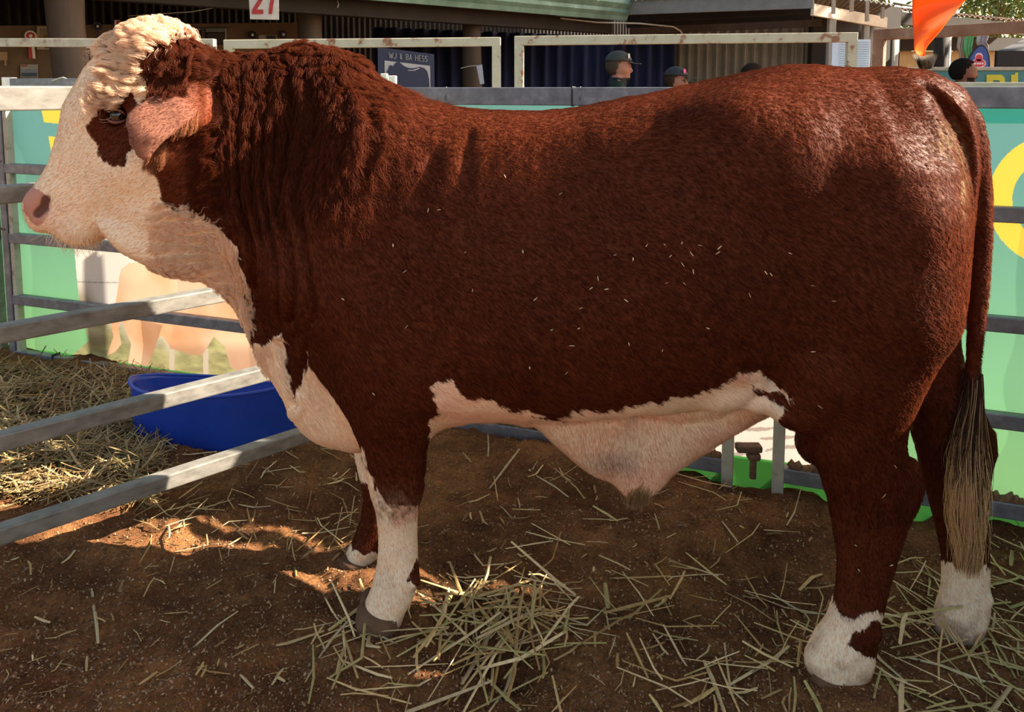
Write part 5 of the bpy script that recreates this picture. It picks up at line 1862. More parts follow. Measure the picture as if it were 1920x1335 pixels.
e = empty('fence_panel', gnd(at(180, 155, 5.0)), 'mauve-grey steel fence panel of the next pen, left of the bull\'s forehead', 'fence panel')
A, B = at(18, 155, 5.1), at(420, 155, 4.7)
for dz, h in ((0, .055), (-.42, .05), (-.84, .05), (-1.2, .05)):
    b = MB(); b.bar(A + [0, 0, dz], B + [0, 0, dz], .04, h); b.build('top_rail' if dz == 0 else 'rail', M_GALV, e)
b = MB(); b.bar((A[0], A[1], -.15), (A[0], A[1], A[2] + .035), .075, .05, up=(0, 1, 0)); b.build('post', plain('white_paint', (.72, .68, .66), .5), e)
b = MB(); b.bar((B[0], B[1], -.15), (B[0], B[1], B[2] + .035), .06, .05, up=(0, 1, 0)); b.build('post', M_GALV, e)
b = MB(); b.tube([at(98, 151, 4.98), at(110, 147, 4.97), at(118, 145, 4.97), at(126, 148, 4.97)], .004, 6)
b.build('loose_wire', M_WIRE, e)
e = empty('fence_panel', gnd(at(1850, 155, 3.5)), 'pale-topped steel fence panel of the next pen, right of the tailhead', 'fence panel')
A, B = at(1500, 160, 4.0), at(2060, 161, 3.3)
for dz, h in ((0, .03), (-.42, .05), (-.84, .05), (-1.2, .05)):
    b = MB(); b.bar(A + [0, 0, dz], B + [0, 0, dz], .05, h); b.build('top_rail' if dz == 0 else 'rail', M_PALEPAINT, e)
for p in (A, B):
    b = MB(); b.bar((p[0], p[1], -.15), (p[0], p[1], p[2] - .01), .05, .05, up=(0, 1, 0)); b.build('post', M_PALEPAINT, e)

# white boxed post top by the shoulder
b = MB(); c = at(733, 160, 4.3); b.bar((c[0] - .035, c[1], -.15), (c[0] - .035, c[1], at(733, 138, 4.3)[2]), .035, .05, up=(0, 1, 0), bevel=.003)
b.bar((c[0] + .012, c[1] - .01, -.15), (c[0] + .012, c[1] - .01, at(733, 142, 4.3)[2]), .04, .05, up=(0, 1, 0), bevel=.003)
tag(b.build('post_stub', plain('cream_paint', (.74, .68, .58), .6)), 'short cream post stub rising behind the bull\'s shoulder', 'post')

# teal barrier with yellow lettering, right
e = empty('teal_barrier', gnd(at(1850, 145, 7.9)), 'teal barrier with yellow letters and grey top rail behind the bearded man', 'barrier')
A, B = at(1560, 130, 8.3), at(2080, 128, 7.6)
b = MB(); b.bar(A, B, .04, .035); b.build('top_rail', M_PALEPAINT, e)
b = MB(); b.hexa([gnd(A), gnd(B), gnd(B) + [0, .02, 0], gnd(A) + [0, .02, 0], A, B, B + [0, .02, 0], A + [0, .02, 0]]); b.build('panel', plain('teal_vinyl', (.06, .22, .24), .5, .06), e)
dB = (B - A) / np.linalg.norm(B - A); nB = np.array([-dB[1], dB[0], 0]); nB = nB if nB[1] < 0 else -nB
def onb(px, py): return on_plane(px, py, A[1] - (B[1] - A[1]) / (B[0] - A[0]) * A[0] - .012, (B[1] - A[1]) / (B[0] - A[0]))
def letter(poly, name='letter'):
    b = MB(); fr = [onb(*p) for p in poly]; n = len(fr)
    b.add([*fr, *[p + [0, .006, 0] for p in fr]], [tuple(range(n)), tuple(reversed(range(n, 2 * n)))] + [(i, n + i, n + (i + 1) % n, (i + 1) % n) for i in range(n)])
    b.build(name, plain('letter_yellow', (.62, .56, .05), .6, .05), e)
letter([(1850, 190), (1850, 140), (1878, 140), (1884, 146), (1885, 160), (1880, 166), (1888, 190), (1878, 190), (1871, 168), (1871, 160), (1875, 158), (1874, 151), (1862, 150), (1862, 190)])
letter([(1896, 190), (1896, 140), (1903, 140), (1904, 136), (1909, 136), (1909, 190)])

# ------------------------------------------------------------------ stud sign with a bull's outline, sheet of paper on the post
D = 7.2; s_ = D / FPX
sg = empty('stud_sign', gnd(at(763, 130, D)), 'navy sign with a bull silhouette and white lettering behind the shoulder', 'sign')
f = lambda px, py, o=0: at(px, py, D - o) + np.array([0, .0025 * (px - 763) * .6, 0])
def plate(name, pts, mat, o, par, th=.004):
    b = MB(); A_ = [f(x, y, o) for x, y in pts]; B_ = [p + [0, th, 0] for p in A_]; n = len(A_)
    b.add(A_ + B_, [tuple(range(n)), tuple(reversed(range(n, 2 * n)))] + [(i, n + i, n + (i + 1) % n, (i + 1) % n) for i in range(n)])
    return b.build(name, mat, par)
M_SIGNNAVY = plain('sign_navy', (.008, .012, .050), .5, .06)
M_SIGNWHITE = plain('sign_white', (.34, .34, .36), .6, .04)
plate('board', [(711, 89), (812, 101), (814, 240), (712, 240)], M_SIGNNAVY, 0, sg, .03)
plate('white_field', [(723, 114), (805, 123), (807, 230), (724, 230)], M_SIGNWHITE, .006, sg)
plate('bull_outline', [(727, 134), (730, 130), (731, 124), (734, 122), (738, 125), (741, 120), (744, 117), (749, 116), (752, 119), (758, 124), (765, 127), (774, 128), (782, 126), (787, 125),
                       (795, 128), (800, 134), (803, 148), (804, 160), (804, 215), (798, 215), (796, 185), (775, 182), (758, 184), (756, 215), (749, 215), (747, 180), (735, 160), (728, 142)], M_SIGNNAVY, .012, sg)
plate('bull_highlight', [(764, 131), (774, 131), (784, 127), (787, 128), (777, 132.5), (766, 132.5)], M_SIGNWHITE, .017, sg, .002)
def stroke_text(rows, mat, o):
    b = MB()
    for (x0, y0, x1, y1) in rows: b.bar(f(x0, y0, o), f(x1, y1, o), .004, 1.7 * s_, up=(0, -1, 0), bevel=0)
    b.build('lettering', mat, sg)
L_ = []
def glyph(ch, x, y, w=5.5, h=11):
    G = {'W': [(0, 0, .25, 1), (.25, 1, .5, .2), (.5, .2, .75, 1), (.75, 1, 1, 0)], 'J': [(.9, 0, .9, .8), (.9, .8, .5, 1), (.5, 1, .1, .8)],
         '&': [(.2, 0, .8, .2), (.8, .2, .2, .7), (.2, .7, .5, 1), (.5, 1, .9, .6), (.2, 0, .9, 1)], 'B': [(.1, 0, .1, 1), (.1, 0, .8, .1), (.8, .1, .8, .42), (.1, .5, .8, .45), (.8, .5, .9, .9), (.1, 1, .9, .92)],
         'A': [(.1, 1, .5, 0), (.5, 0, .9, 1), (.25, .65, .75, .65)], 'H': [(.1, 0, .1, 1), (.9, 0, .9, 1), (.1, .5, .9, .5)],
         'E': [(.1, 0, .1, 1), (.1, 0, .9, 0), (.1, .5, .8, .5), (.1, 1, .9, 1)], 'S': [(.9, .08, .2, 0), (.2, 0, .15, .45), (.15, .45, .85, .55), (.85, .55, .85, .95), (.85, .95, .1, 1)]}
    for a_, b_, c_, d_ in G[ch]: L_.append((x + a_ * w, y + b_ * h + (x + a_ * w - 731) * .085, x + c_ * w, y + d_ * h + (x + c_ * w - 731) * .085))
for ch, x, w in (('W', 731, 7), ('J', 739, 5), ('&', 749.5, 5), ('B', 761, 5), ('A', 767, 5), ('H', 778, 5), ('E', 784.5, 4.5), ('S', 790, 4.5), ('S', 795.5, 4.5)): glyph(ch, x, 99, w, 10.5)
stroke_text(L_, M_SIGNWHITE, .008)

b = MB(); D2 = 9.7; pp = [at(893, 123, D2), at(904, 121, D2), at(908, 157, D2), at(900, 158, D2)]
b.hexa(pp + [p + [0, .01, 0] for p in pp]); pap = b.build('paper_sheet', plain('sheet_paper', (.42, .43, .52), .7, .05))
tag(pap, 'tilted sheet of paper pinned to the timber post under the white frame', 'paper')
b = MB(); b.tube([at(864, 128, 9.72), at(880, 124, 9.7), at(894, 123, 9.69)], .006, 6); tag(b.build('paper_string', M_WIRE), 'string holding the paper sheet round the timber post', 'string')

# ------------------------------------------------------------------ blue tub
def tub():
    cx, cyy = at(415, 800, 3.30)[0], 3.30
    z0 = gz(cx, 3.2) - .015
    e = empty('feed_tub', (cx, cyy, z0), 'wide blue plastic feed tub standing on hay behind the near fence rails', 'tub')
    m = speckled('blue_plastic', [(.3, (.010, .045, .34)), (.7, (.014, .065, .45))], 3, .35, bstr=.03, spec=.5)
    H_ = at(414, 738, 3.14)[2] - z0
    V, F = [], []
    n = 64
    prof = [(.985, 0), (1.0, .03), (1.02, H_ * .92), (1.03, H_ * .96), (1.03, H_), (1.01, H_), (.995, H_ * .92), (.95, .04), (.0, .035)]
    for r, z in prof:
        for k in range(n):
            a = 2 * math.pi * k / n
            sag = (-.045 * max(0, math.sin(a)) ** 1 * (z / H_) ** 3) + .012 * math.cos(2 * a + .6) * (z / H_) ** 2
            V.append((cx + r * .376 * math.copysign(abs(math.cos(a)) ** .92, math.cos(a)), cyy + r * .17 * math.sin(a), z0 + z + sag))
    for i in range(len(prof) - 1):
        for k in range(n):
            k2 = (k + 1) % n
            F.append((i * n + k, i * n + k2, (i + 1) * n + k2, (i + 1) * n + k))
    F.append(tuple(reversed(range(n))))
    mesh_obj('shell', V, F, m, e, True)
    b = MB()
    top = [V[4 * n + k] for k in range(n)]
    b.tube([(p[0], p[1], p[2]) for p in top] + [top[0]], .007, 8, cap=False)
    b.build('rolled_rim', m, e, True)


tub()

# ------------------------------------------------------------------ orange pennant on its line
def pennant():
    D = 3.3
    L = [(-60, 1709), (0, 1711), (30, 1710), (60, 1713), (85, 1714), (96, 1715), (102, 1719), (105, 1724)]
    R = [(-60, 1850), (0, 1811), (30, 1785), (60, 1762), (85, 1740), (92, 1736), (98, 1735), (105, 1733)]
    e = empty('pennant', at(1775, -60, D), 'bright orange triangular pennant hanging from a line above the bull\'s rump', 'pennant')
    V, F = [], []
    n, mrow = 18, 34
    for j in range(mrow + 1):
        py = -60 + 165 * j / mrow
        l = np.interp(py, *zip(*L)); r = np.interp(py, *zip(*R))
        for i in range(n + 1):
            t = i / n
            p = at(l + (r - l) * t, py, D + .022 * math.sin(3.2 * t + j * .16) + .03 * math.sin((py + 30 * t) * .055))
            V.append(p)
    for j in range(mrow):
        for i in range(n):
            a = j * (n + 1) + i
            F.append((a, a + n + 1, a + n + 2, a + 1))
    m, nt, bs = new_mat('pennant_orange')
    bs.inputs['Base Color'].default_value = (1.0, .17, .008, 1); bs.inputs['Roughness'].default_value = .35
    tr = nt.nodes.new('ShaderNodeBsdfTranslucent'); tr.inputs['Color'].default_value = (1, .22, .01, 1)
    mx = nt.nodes.new('ShaderNodeMixShader'); mx.inputs[0].default_value = .5
    nt.links.new(bs.outputs[0], mx.inputs[1]); nt.links.new(tr.outputs[0], mx.inputs[2]); nt.links.new(mx.outputs[0], nt.nodes['Material Output'].inputs['Surface'])
    o = mesh_obj('cloth', V, F, m, e, True)
    md = o.modifiers.new('thickness', 'SOLIDIFY'); md.thickness = .002
    b = MB(); b.tube([at(x, y, D) for x, y in ((1560, -52), (1709, -60), (1850, -62), (2100, -50))], .005, 8); b.build('line', M_GALVLIGHT, e, True)


pennant()

# ------------------------------------------------------------------ people beyond the pens
def person(name, X, Y, top, rz, label, shirt, vest, trousers, skin, cap=None, capmark=None, hair_c=(.02, .014, .01), beard=False, glasses=False, tilt=0.0):
    k = (top + .12 - (.03 if cap else .01)) / 1.765
    F = Field((-.30, -.36, -.02), (.34, .36, 1.82), .011)
    for s in (-1, 1):
        blob(F, [(0, s * .095, .07), (.015, s * .10, .50), (0, s * .09, .90)], [.052, .064, .095], .03)
        blob(F, [(-.03, s * .10, .05), (.14, s * .115, .035)], [.05, .038], .03)
        blob(F, [(-.01, s * .185, 1.40), (-.04, s * .235, 1.13), (.05, s * .23, .88)], [.062, .047, .034], .035)
        blob(F, [(.055, s * .23, .865), (.08, s * .23, .80)], [.034, .032], .02, squash=1.5, sq_dir=(0, 1, 0))
        for fi in range(4):
            o = -.024 + .016 * fi
            blob(F, [(.08 + o, s * .23, .79), (.09 + o, s * .226, .75 + .004 * abs(fi - 1.5)), (.088 + o, s * .215, .715 + .008 * abs(fi - 1.4))], [.0095, .009, .008], .006)
        blob(F, [(.085, s * .222, .835), (.118, s * .212, .80), (.122, s * .208, .775)], [.012, .010, .009], .008)
        blob(F, [(.005, s * .079, 1.635)], [.030], .01, squash=2.6, sq_dir=(0, 1, 0))
        blob(F, [(.075, s * .032, 1.655)], [.018], .012, cut=True)
        blob(F, [(.072, s * .03, 1.655)], [.0155], .004)
        blob(F, [(.055, s * .045, 1.62)], [.026], .03)
    blob(F, [(0, -.06, .94), (0, -.06, 1.15), (0, -.085, 1.32)], [.115, .105, .11], .05)
    blob(F, [(0, .06, .94), (0, .06, 1.15), (0, .085, 1.32)], [.115, .105, .11], .05)
    blob(F, [(-.01, -.18, 1.46), (-.02, -.06, 1.50), (-.02, .06, 1.50), (-.01, .18, 1.46)], [.075, .08, .08, .075], .05)
    blob(F, [(-.01, 0, 1.42), (.02, 0, 1.56)], [.068, .058], .03)
    blob(F, [(-.012, 0, 1.675), (.012, 0, 1.665)], [.098, .095], .03, squash=1.22, sq_dir=(0, 1, 0))
    blob(F, [(.03, 0, 1.615), (.062, 0, 1.572)], [.066, .036], .035)
    blob(F, [(.092, 0, 1.662), (.112, 0, 1.622)], [.010, .0155], .014)
    blob(F, [(.088, 0, 1.595), (.086, 0, 1.582)], [.014, .014], .012)
    blob(F, [(.078, 0, 1.556)], [.019], .02)
    blob(F, [(.080, -.035, 1.682), (.086, .035, 1.682)], [.013, .013], .018)
    V, Q = surface_nets(F)
    V, Q = keep_largest(V, Q)
    V = relax(V, Q, 3)
    x, y, z = V.T
    C = np.tile(np.array(skin), (len(V), 1))
    C[z < 1.535 + .03 * (x < 0)] = shirt
    if vest is not None:
        C[(z < 1.56) & (z > .88) & (np.abs(y) < .165)] = vest
    hands = (z < .87) & (np.abs(y) > .165) & (z > .6)
    C[(z < .93) & ~hands] = trousers
    C[hands] = skin
    C[z < .09] = (.03, .02, .015)
    lip = (np.abs(z - 1.588) < .008) & (x > .075) & (np.abs(y) < .028)
    C[lip] = np.array(skin) * np.array([.8, .5, .5])
    C[(np.hypot(np.abs(y) - .03, z - 1.655) < .008) & (x > .07)] = (.03, .02, .015)
    if beard:
        bd = (z < 1.61) & (z > 1.525) & (x > .005) & ~lip
        C[bd] = np.array(hair_c) * 1.2
    body_me = mesh_np('body', V * k, Q)
    set_point_color(body_me, 'coat', C)
    body_me.materials.append(M_SKINCLOTH)
    e = empty('person', (X, Y, -.12), label, 'person')
    bo = bpy.data.objects.new('body', body_me); COL.objects.link(bo); bo.parent = e
    # hair: a shell over the back of the skull
    def shell(zc, rx, ry, rz_, test, mat, nm, c=(-.005, 0)):
        bm = bmesh.new(); bmesh.ops.create_uvsphere(bm, u_segments=28, v_segments=18, radius=1)
        for v in bm.verts:
            v.co = Vector((c[0] + v.co.x * rx, c[1] + v.co.y * ry, zc + v.co.z * rz_))
        bmesh.ops.delete(bm, geom=[v for v in bm.verts if not test(v.co)], context='VERTS')
        me = bpy.data.meshes.new(nm); bm.to_mesh(me); bm.free()
        for p in me.polygons: p.use_smooth = True
        me.transform(Matrix.Scale(k, 4)); me.materials.append(mat)
        o = bpy.data.objects.new(nm, me); COL.objects.link(o); o.parent = e
        md = o.modifiers.new('t', 'SOLIDIFY'); md.thickness = .008; md.offset = 1
        return o
    hm = plain('hair_dark', hair_c, .9, .2, 60, spec=.05)
    shell(1.675, .110, .087, .104, lambda c: c.z > 1.738 or (c.x < .04 and c.z > 1.69) or (c.x < .0 and c.z > 1.595), hm, 'hair')
    if cap is not None:
        cm = plain('cap_cloth', cap, .7, .1)
        co = shell(1.69, .117, .094, .106, lambda c: c.z > 1.695, cm, 'cap')
        b = MB()
        pts = [(.085, -.075), (.14, -.07), (.185, -.045), (.198, 0), (.185, .045), (.14, .07), (.085, .075), (.10, .04), (.108, 0), (.10, -.04)]
        Vb = [(px_, py_, 1.712 - .22 * max(0, px_ - .09) - 2.2 * py_ * py_) for px_, py_ in pts]; nb = len(Vb)
        b.add([np.array(v) * k for v in Vb] + [(np.array(v) - [0, 0, .006]) * k for v in Vb], [tuple(range(nb)), tuple(reversed(range(nb, 2 * nb)))] + [(i, nb + i, nb + (i + 1) % nb, (i + 1) % nb) for i in range(nb)])
        br = mesh_obj('brim', b.V, b.F, cm, None); br.parent = co
        if capmark is not None:
            b = MB()
            for a in np.linspace(0, 2 * math.pi, 7)[:-1]:
                b.lathe([(.001, -.003), (.012, -.002), (.012, .002), (.001, .003)], np.array([.088 + .003 * math.cos(a), -.052 + .014 * math.cos(a), 1.752 + .014 * math.sin(a)]) * k, 10,
                        np.stack([[.5, .85, 0], [0, 0, 1], [.85, -.5, .15]], 1))
            mk = mesh_obj('emblem', b.V, b.F, plain('emblem_cloth', capmark, .6, .05), None); mk.parent = co
    if glasses:
        gm = plain('dark_lens', (.01, .01, .012), .08, .05)
        b = MB()
        for s in (-1, 1): b.box((.094 * k, s * .032 * k, 1.654 * k), (.012, .048, .032), None, .004)
        b.bar((.098 * k, -.012 * k, 1.662 * k), (.098 * k, .012 * k, 1.662 * k), .006, .006, bevel=0)
        for s in (-1, 1): b.bar((.09 * k, s * .058 * k, 1.662 * k), (.0, s * .086 * k, 1.655 * k), .005, .008, bevel=0)
        o = mesh_obj('sunglasses', b.V, b.F, gm, None); o.parent = e
    e.rotation_euler = (0, tilt, rz)
    return e


M_SKINCLOTH = coat_material('skin_and_cloth', 'coat', .6, .3, True)
SK = (.55, .265, .185)
person('person', at(1160, 150, 7.5)[0], 7.5, at(1163, 97, 7.5)[2], -.15, 'person in a black cap and dark vest over a green shirt, facing right', (.012, .035, .022), (.018, .018, .020), (.03, .03, .04), SK,
       (.025, .026, .026), (.45, .47, .45), (.06, .045, .035))
person('person', at(1268, 150, 7.9)[0], 7.9, at(1268, 126, 7.9)[2], -.35, 'person in a black cap with a pink emblem and sunglasses', (.05, .05, .06), None, (.03, .03, .04), SK,
       (.016, .016, .018), (.75, .06, .30), (.05, .03, .02), glasses=True)
person('person', at(1411, 150, 7.6)[0], 7.6, at(1411, 120, 7.6)[2], .3, 'dark-haired person whose head just shows above the bull\'s back', (.10, .10, .11), None, (.03, .03, .04), SK)
person('person', at(1794, 150, 7.4)[0], 7.4, at(1797, 111, 7.4)[2], -.25, 'bearded person with short dark hair facing right behind the tailhead', (.10, .035, .03), None, (.03, .03, .04), (.30, .13, .085), None, None,
       (.010, .008, .007), beard=True, tilt=.03)

# spiky dark brush end rising behind the rump
def brush():
    c = at(1737, 128, 3.6)
    e = empty('yard_broom', (c[0], c[1], -.12), 'dark bristly broom head standing up behind the rump below the orange pennant', 'broom')
    b = MB(); b.tube([(c[0], c[1], -.14), (c[0], c[1], c[2] - .01)], .014, 8); b.build('handle', M_TIMBER, e, True)
    V, F = [], []
    rng = np.random.default_rng(5)
    for i in range(700):
        t0 = rng.uniform(-1, 1); dep = rng.uniform(-1, 1)
        p0 = at(1736 + 8 * t0, 127 + 3 * rng.random(), 3.6); p1 = at(1734 + 19 * t0 + rng.normal(0, 1.2), 97 + 7 * rng.random() + 5 * (1 - abs(t0)), 3.6)
        p0[1] += .015 * dep; p1[1] += .03 * dep
        w = np.array([.0016, .0008, 0]); kk = len(V)
        V += [p0 - w, p0 + w, p1]
        F.append((kk, kk + 1, kk + 2))
    o = mesh_obj('bristles', V, F, speckled('bristle', [(.35, (.012, .009, .008)), (.6, (.10, .05, .02)), (.75, (.20, .13, .06))], 25, .7), e); o['kind'] = 'stuff'


brush()

# ------------------------------------------------------------------ straw
def straw_material():
    m, nt, bs = new_mat('straw')
    a = nt.nodes.new('ShaderNodeAttribute'); a.attribute_name = 'stalk_colour'
    n = noise_node(nt, 60, 3, .6)
    mx = nt.nodes.new('ShaderNodeMix'); mx.data_type = 'RGBA'; mx.blend_type = 'MULTIPLY'; mx.inputs[0].default_value = .5
    nt.links.new(a.outputs['Color'], mx.inputs[6]); nt.links.new(ramp(nt, n, [(.3, (.55, .5, .45)), (.7, (1.2, 1.15, 1.1))]), mx.inputs[7])
    nt.links.new(mx.outputs[2], bs.inputs['Base Color'])
    bs.inputs['Roughness'].default_value = .5
    bs.inputs['Specular IOR Level'].default_value = .3
    return m


M_STRAW = straw_material()
SCOL = np.array([[.50, .32, .125], [.60, .42, .19], [.38, .22, .08], [.46, .38, .15], [.70, .53, .29], [.24, .145, .06]])


class Straw:
    def __init__(self): self.V, self.F, self.C = [], [], []

    def stalk(self, pts, w, col, flat=.45):
        pts = [np.asarray(p, float) for p in pts]
        b = len(self.V); n = len(pts)
        for i, p in enumerate(pts):
            t = pts[min(n - 1, i + 1)] - pts[max(0, i - 1)]
            s = np.cross(t, [0, 0, 1.0]); L = np.linalg.norm(s); s = s / L if L > 1e-6 else np.array([1.0, 0, 0])
            u = np.cross(s, t); u /= np.linalg.norm(u) + 1e-9
            ww = w * (1 if 0 < i < n - 1 else .7)
            self.V += [p + s * ww, p + u * ww * flat * 1.6, p - s * ww, p - u * ww * flat * 1.6]
            self.C += [col] * 4
        for i in range(n - 1):
            for k in range(4):
                k2 = (k + 1) % 4
                self.F.append((b + 4 * i + k, b + 4 * i + k2, b + 4 * i + 4 + k2, b + 4 * i + 4 + k))
        self.F += [(b + 3, b + 2, b + 1, b), (b + 4 * n - 4, b + 4 * n - 3, b + 4 * n - 2, b + 4 * n - 1)]

    def build(self, name, label, cat, stuff=True):
        me = mesh_np(name, np.array(self.V), np.array(self.F))
        set_point_color(me, 'stalk_colour', np.array(self.C))
        me.polygons.foreach_set('use_smooth', np.zeros(len(me.polygons), bool))
        me.materials.append(M_STRAW)
        o = bpy.data.objects.new(name, me); COL.objects.link(o)
        return tag(o, label, cat, kind='stuff' if stuff else None)


def scatter(S, N, sample, Lr, wr, rng, lay=.012, cols=(0, 1, 2, 3, 4, 5), tilt=.12, bend=.25, ang=None, dark=1.0):
    xy = np.array([sample(rng) for _ in range(N)])
    z = ground_z(xy[:, 0], xy[:, 1])
    for i in range(N):
        L = rng.uniform(*Lr); a = rng.uniform(0, 2 * math.pi) if ang is None else rng.normal(*ang)
        d = np.array([math.cos(a), math.sin(a), 0])
        h0 = rng.random() * lay
        tl = rng.normal(0, tilt)
        c = np.array([xy[i, 0], xy[i, 1], z[i] + .004 + h0])
        kink = rng.normal(0, bend) * (.35 if rng.random() < .75 else 1.3); s = np.array([-d[1], d[0], 0])
        pts = []
        kt = rng.uniform(-.25, .3)
        for t in (-.5, kt - .01, kt + .01, .5):
            p = c + d * L * t + s * kink * L * (t * t - .1) * 1.2
            gzp = gz(p[0], p[1]) + .003
            p[2] = max(gzp, c[2] + tl * L * t)
            pts.append(p)
        col = SCOL[cols[rng.integers(len(cols))]] * rng.uniform(.7, 1.2) * dark
        S.stalk(pts, rng.uniform(*wr) * (1 if rng.random() < .7 else 1.7), col, .2 if rng.random() < .5 else .45)


rng = np.random.default_rng(21)
def box_s(x0, x1, y0, y1): return lambda r: (r.uniform(x0, x1), r.uniform(y0, y1))
def gauss_s(cx, cy, sx, sy): return lambda r: (r.normal(cx, sx), r.normal(cy, sy))
def pix_s(px, py, sx, sy):
    def f(r):
        p = on_ground(r.normal(px, sx), r.normal(py, sy), -.1); return (p[0], p[1])
    return f
def pixbox_s(x0, x1, y0, y1):
    def f(r):
        p = on_ground(r.uniform(x0, x1), r.uniform(y0, y1), -.1); return (p[0], p[1])
    return f


S = Straw()
def hay_s(r):
    while True:
        p = on_ground(r.uniform(-60, 300), r.uniform(705, 960), -.07)
        if p[1] < FY0 + FYK * p[0] - .06: return (p[0], p[1])
scatter(S, 3600, hay_s, (.05, .22), (.0015, .0035), rng, .05, tilt=.35, bend=.4, dark=.60)
S.build('hay_bed', 'thick loose hay covering the floor behind the near fence rails', 'hay')
S = Straw()
scatter(S, 105, pix_s(960, 1180, 85, 36), (.06, .26), (.0018, .0045), rng, .05, (0, 1, 3, 2, 4), .25, .25)
scatter(S, 38, pix_s(900, 1230, 110, 30), (.12, .34), (.002, .005), rng, .04, (0, 1, 3, 4), .2, .2, ang=(.9, .5))
S.build('straw_pile', 'heap of tangled straw on the sawdust in front of the near foreleg', 'straw')
S = Straw()
scatter(S, 60, pix_s(1800, 1150, 90, 70), (.06, .26), (.0018, .0042), rng, .04, (1, 3, 3, 4), .25, .3)
scatter(S, 60, pixbox_s(1640, 1960, 1050, 1330), (.06, .28), (.0018, .0042), rng, .03, (1, 3, 3, 4), .22, .3)
S.build('straw_litter', 'greenish straw strewn around the hind feet at the right', 'straw')
S = Straw()
scatter(S, 380, pixbox_s(0, 1920, 830, 1335), (.015, .08), (.0010, .003), rng, .012, (0, 1, 2, 4, 5), .15, .3, dark=.8)
scatter(S, 70, pixbox_s(860, 1560, 850, 1330), (.05, .22), (.0015, .004), rng, .02, (0, 1, 3, 4), .2, .3, dark=.9)
scatter(S, 90, pixbox_s(250, 700, 860, 1060), (.05, .18), (.0015, .003), rng, .02, (0, 1, 2, 4), .2, .3)
scatter(S, 26, pixbox_s(560, 760, 1150, 1335), (.06, .26), (.0015, .004), rng, .03, (1, 3, 4), .2, .25)
scatter(S, 45, pixbox_s(1180, 1560, 1080, 1335), (.05, .24), (.0015, .004), rng, .03, (0, 1, 3, 4), .2, .25)
S.build('straw_litter', 'stray straw scattered thinly over the brown sawdust under the bull', 'straw')

# wood chips
nC = 34000
u = np.random.default_rng(22)
pxy = np.array([on_ground(a, b, -.1)[:2] for a, b in zip(u.uniform(-40, 1960, nC), u.uniform(820, 1400, nC))])
ok = pxy[:, 1] < FY0 + FYK * pxy[:, 0] - .05
pxy = pxy[ok]; nC = len(pxy)
zc = ground_z(pxy[:, 0], pxy[:, 1])
c = np.column_stack([pxy, zc + .002])
an = u.uniform(0, 2 * math.pi, nC); L = u.uniform(.0015, .006, nC); w = L * u.uniform(.3, .7, nC); tl = u.normal(0, .5, nC)
d = np.column_stack([np.cos(an), np.sin(an), tl]); s2 = np.column_stack([-np.sin(an), np.cos(an), u.normal(0, .4, nC)])
V = np.concatenate([c - d * L[:, None], c + s2 * w[:, None], c + d * L[:, None], c - s2 * w[:, None] + [0, 0, .001]])
F = np.stack([np.arange(nC), np.arange(nC) + nC, np.arange(nC) + 2 * nC, np.arange(nC) + 3 * nC], 1)
me = mesh_np('wood_shavings', V, F)
cc = np.array([[.20, .10, .05], [.30, .17, .08], [.12, .06, .03], [.40, .26, .14]])[u.integers(0, 4, nC)] * u.uniform(.7, 1.1, (nC, 1))
set_point_color(me, 'stalk_colour', np.tile(cc, (4, 1)))
me.materials.append(M_STRAW)
o = bpy.data.objects.new('wood_shavings', me); COL.objects.link(o)
tag(o, 'fine wood shavings sprinkled over the whole pen floor', 'wood shavings', kind='stuff')

# pale flecks of chaff caught in the coat of the flank
fl_ = [(801, 396), (978, 470), (1048, 362), (1085, 577), (1242, 458), (1276, 453), (1310, 457), (1344, 463), (1255, 476), (1292, 474), (1278, 492), (1297, 505), (1247, 526), (1280, 527),
       (1342, 472), (1433, 507), (1440, 512), (1405, 557), (1559, 564), (1150, 478), (1185, 484), (1106, 537), (1170, 561), (1134, 539), (1070, 649), (1084, 619), (1031, 618), (1176, 645),
       (1211, 456), (1240, 660), (1325, 617), (1524, 537), (1120, 520), (1000, 560), (1520, 660), (1480, 470), (944, 330), (820, 392), (870, 470), (760, 610), (756, 508), (738, 455), (640, 560),
       (1680, 875), (1600, 1020), (1606, 1065), (1672, 1060), (1655, 930), (1535, 762), (1060, 700), (990, 690), (700, 740), (885, 540)]
S = Straw()
_r = np.random.default_rng(33)
vis = (bN[:, 1] < -.2)
for (x, y) in fl_:
    m = np.where(vis & (np.hypot(bPX - x, bPY - y) < 5))[0]
    if len(m) == 0: continue
    i = m[bV[m, 1].argmin()]
    p = bV[i] + bN[i] * .006
    a = _r.uniform(0, math.pi); t = np.array([math.cos(a), 0, math.sin(a)]); t -= bN[i] * (t @ bN[i])
    L = _r.uniform(.003, .007)
    S.stalk([p - t * L, p, p + t * L], _r.uniform(.0009, .0018), np.array([.75, .58, .36]) * _r.uniform(.6, 1.1), .5)
S.build('chaff', 'pale flecks of chaff caught in the hair of the bull\'s flank', 'chaff')

# single stalks one could pick out
def lone(pix, w, col, label, lift=None):
    S = Straw()
    pts = []
    for i, (x, y) in enumerate(pix):
        p = on_ground(x, y, -.1)
        z = gz(p[0], p[1]) + .006
        p = on_ground(x, y, z)
        if lift: p = on_ground(*pix[lift[0]], z); q_ = at(x, y, p[1]); p = q_
        pts.append(p)
    S.stalk(pts, w, np.array(col))
    S.build('straw_stalk', label, 'straw stalk', stuff=False)


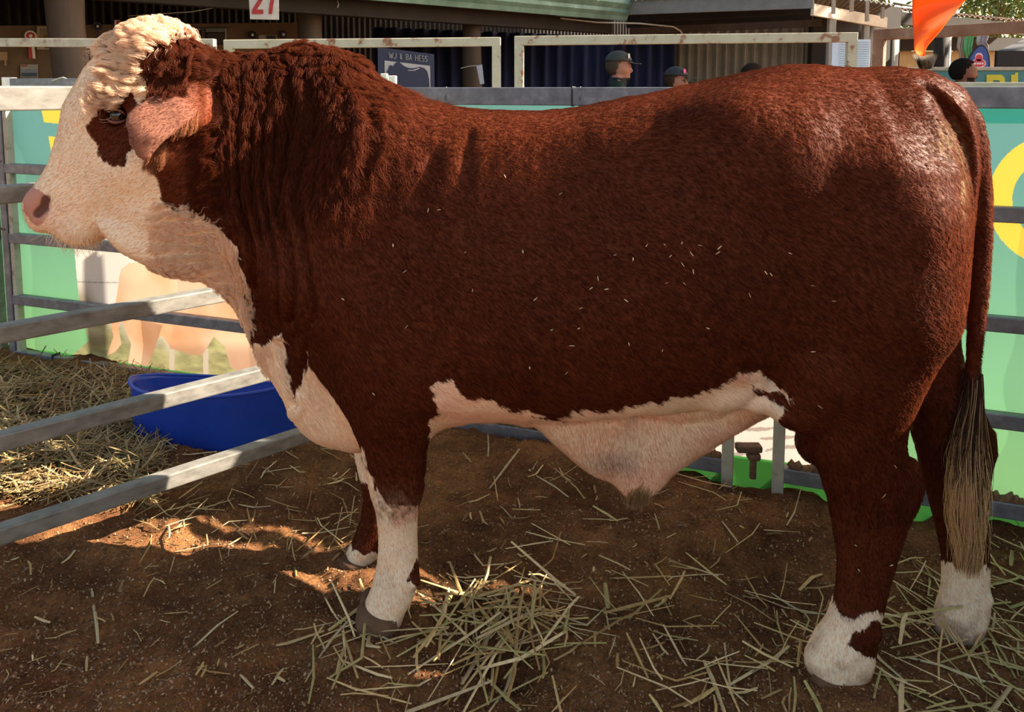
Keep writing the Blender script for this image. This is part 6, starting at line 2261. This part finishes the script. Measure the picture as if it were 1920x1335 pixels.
PALE = (.50, .40, .23)
lone([(172, 1104), (176, 1135), (181, 1170), (184, 1206)], .0045, PALE, 'lone short pale stalk on bare dark sawdust at the lower left')
lone([(354, 1222), (378, 1200), (408, 1172), (446, 1146)], .004, PALE, 'slanting pale stalk left of the near foreleg, in bare sawdust')
lone([(598, 1234), (622, 1198), (654, 1162), (690, 1180), (745, 1208)], .0045, PALE, 'sharply bent pale stalk just in front of the near fore hoof')
lone([(968, 1112), (940, 1150), (914, 1196), (888, 1245), (866, 1282)], .007, (.42, .31, .17), 'thickest stalk lying across the straw heap')
lone([(1218, 1302), (1230, 1318), (1244, 1340)], .005, (.62, .48, .20), 'golden stalk stub at the very bottom edge of the floor')
lone([(566, 1000), (600, 999), (656, 988)], .004, PALE, 'pale flat stalk lying left of the far foreleg')
lone([(1447, 1112), (1480, 1134), (1506, 1148), (1548, 1152)], .0045, (.42, .40, .22), 'greenish stalk touching the front of the near hind pastern')
lone([(1006, 892), (1040, 912), (1066, 932)], .004, PALE, 'straight pale stalk below the belly left of the sheath')
lone([(1060, 1158), (1100, 1172), (1135, 1140), (1142, 1180)], .0045, PALE, 'crooked stalk at the right end of the straw heap')
lone([(1700, 1232), (1760, 1246), (1830, 1272), (1905, 1300)], .0055, (.50, .46, .27), 'longest greenish-yellow stalk in the lower right corner')
lone([(1475, 985), (1490, 960), (1502, 915)], .0035, PALE, 'stalk standing up against the fence post left of the near hind leg', lift=(0,))
lone([(915, 856), (916, 838), (915, 815)], .003, PALE, 'thin stalk standing upright in front of the fence rail under the belly', lift=(0,))


# ------------------------------------------------------------------ repeats share a group
GROUPS = {'fence_panel': 'steel fence panels of the show pens', 'pen_frame': 'tall painted pen frames behind', 'rosette': 'show rosettes pinned in the shed',
          'electric_cable': 'cables strung under the shed eave', 'framed_picture': 'framed pictures on the shed partition', 'straw_stalk': 'single stalks on the pen floor',
          'person': 'people beyond the pens', 'gum_tree': 'gum trees beyond the sheds', 'notice_board': 'white boards by the corrugated shed',
          'hanging_sheet': 'plastic sheets hanging at the rusty shed'}
for o in list(bpy.data.objects):
    g = GROUPS.get(o.name.split('.')[0])
    if g and o.parent is None: o['group'] = g
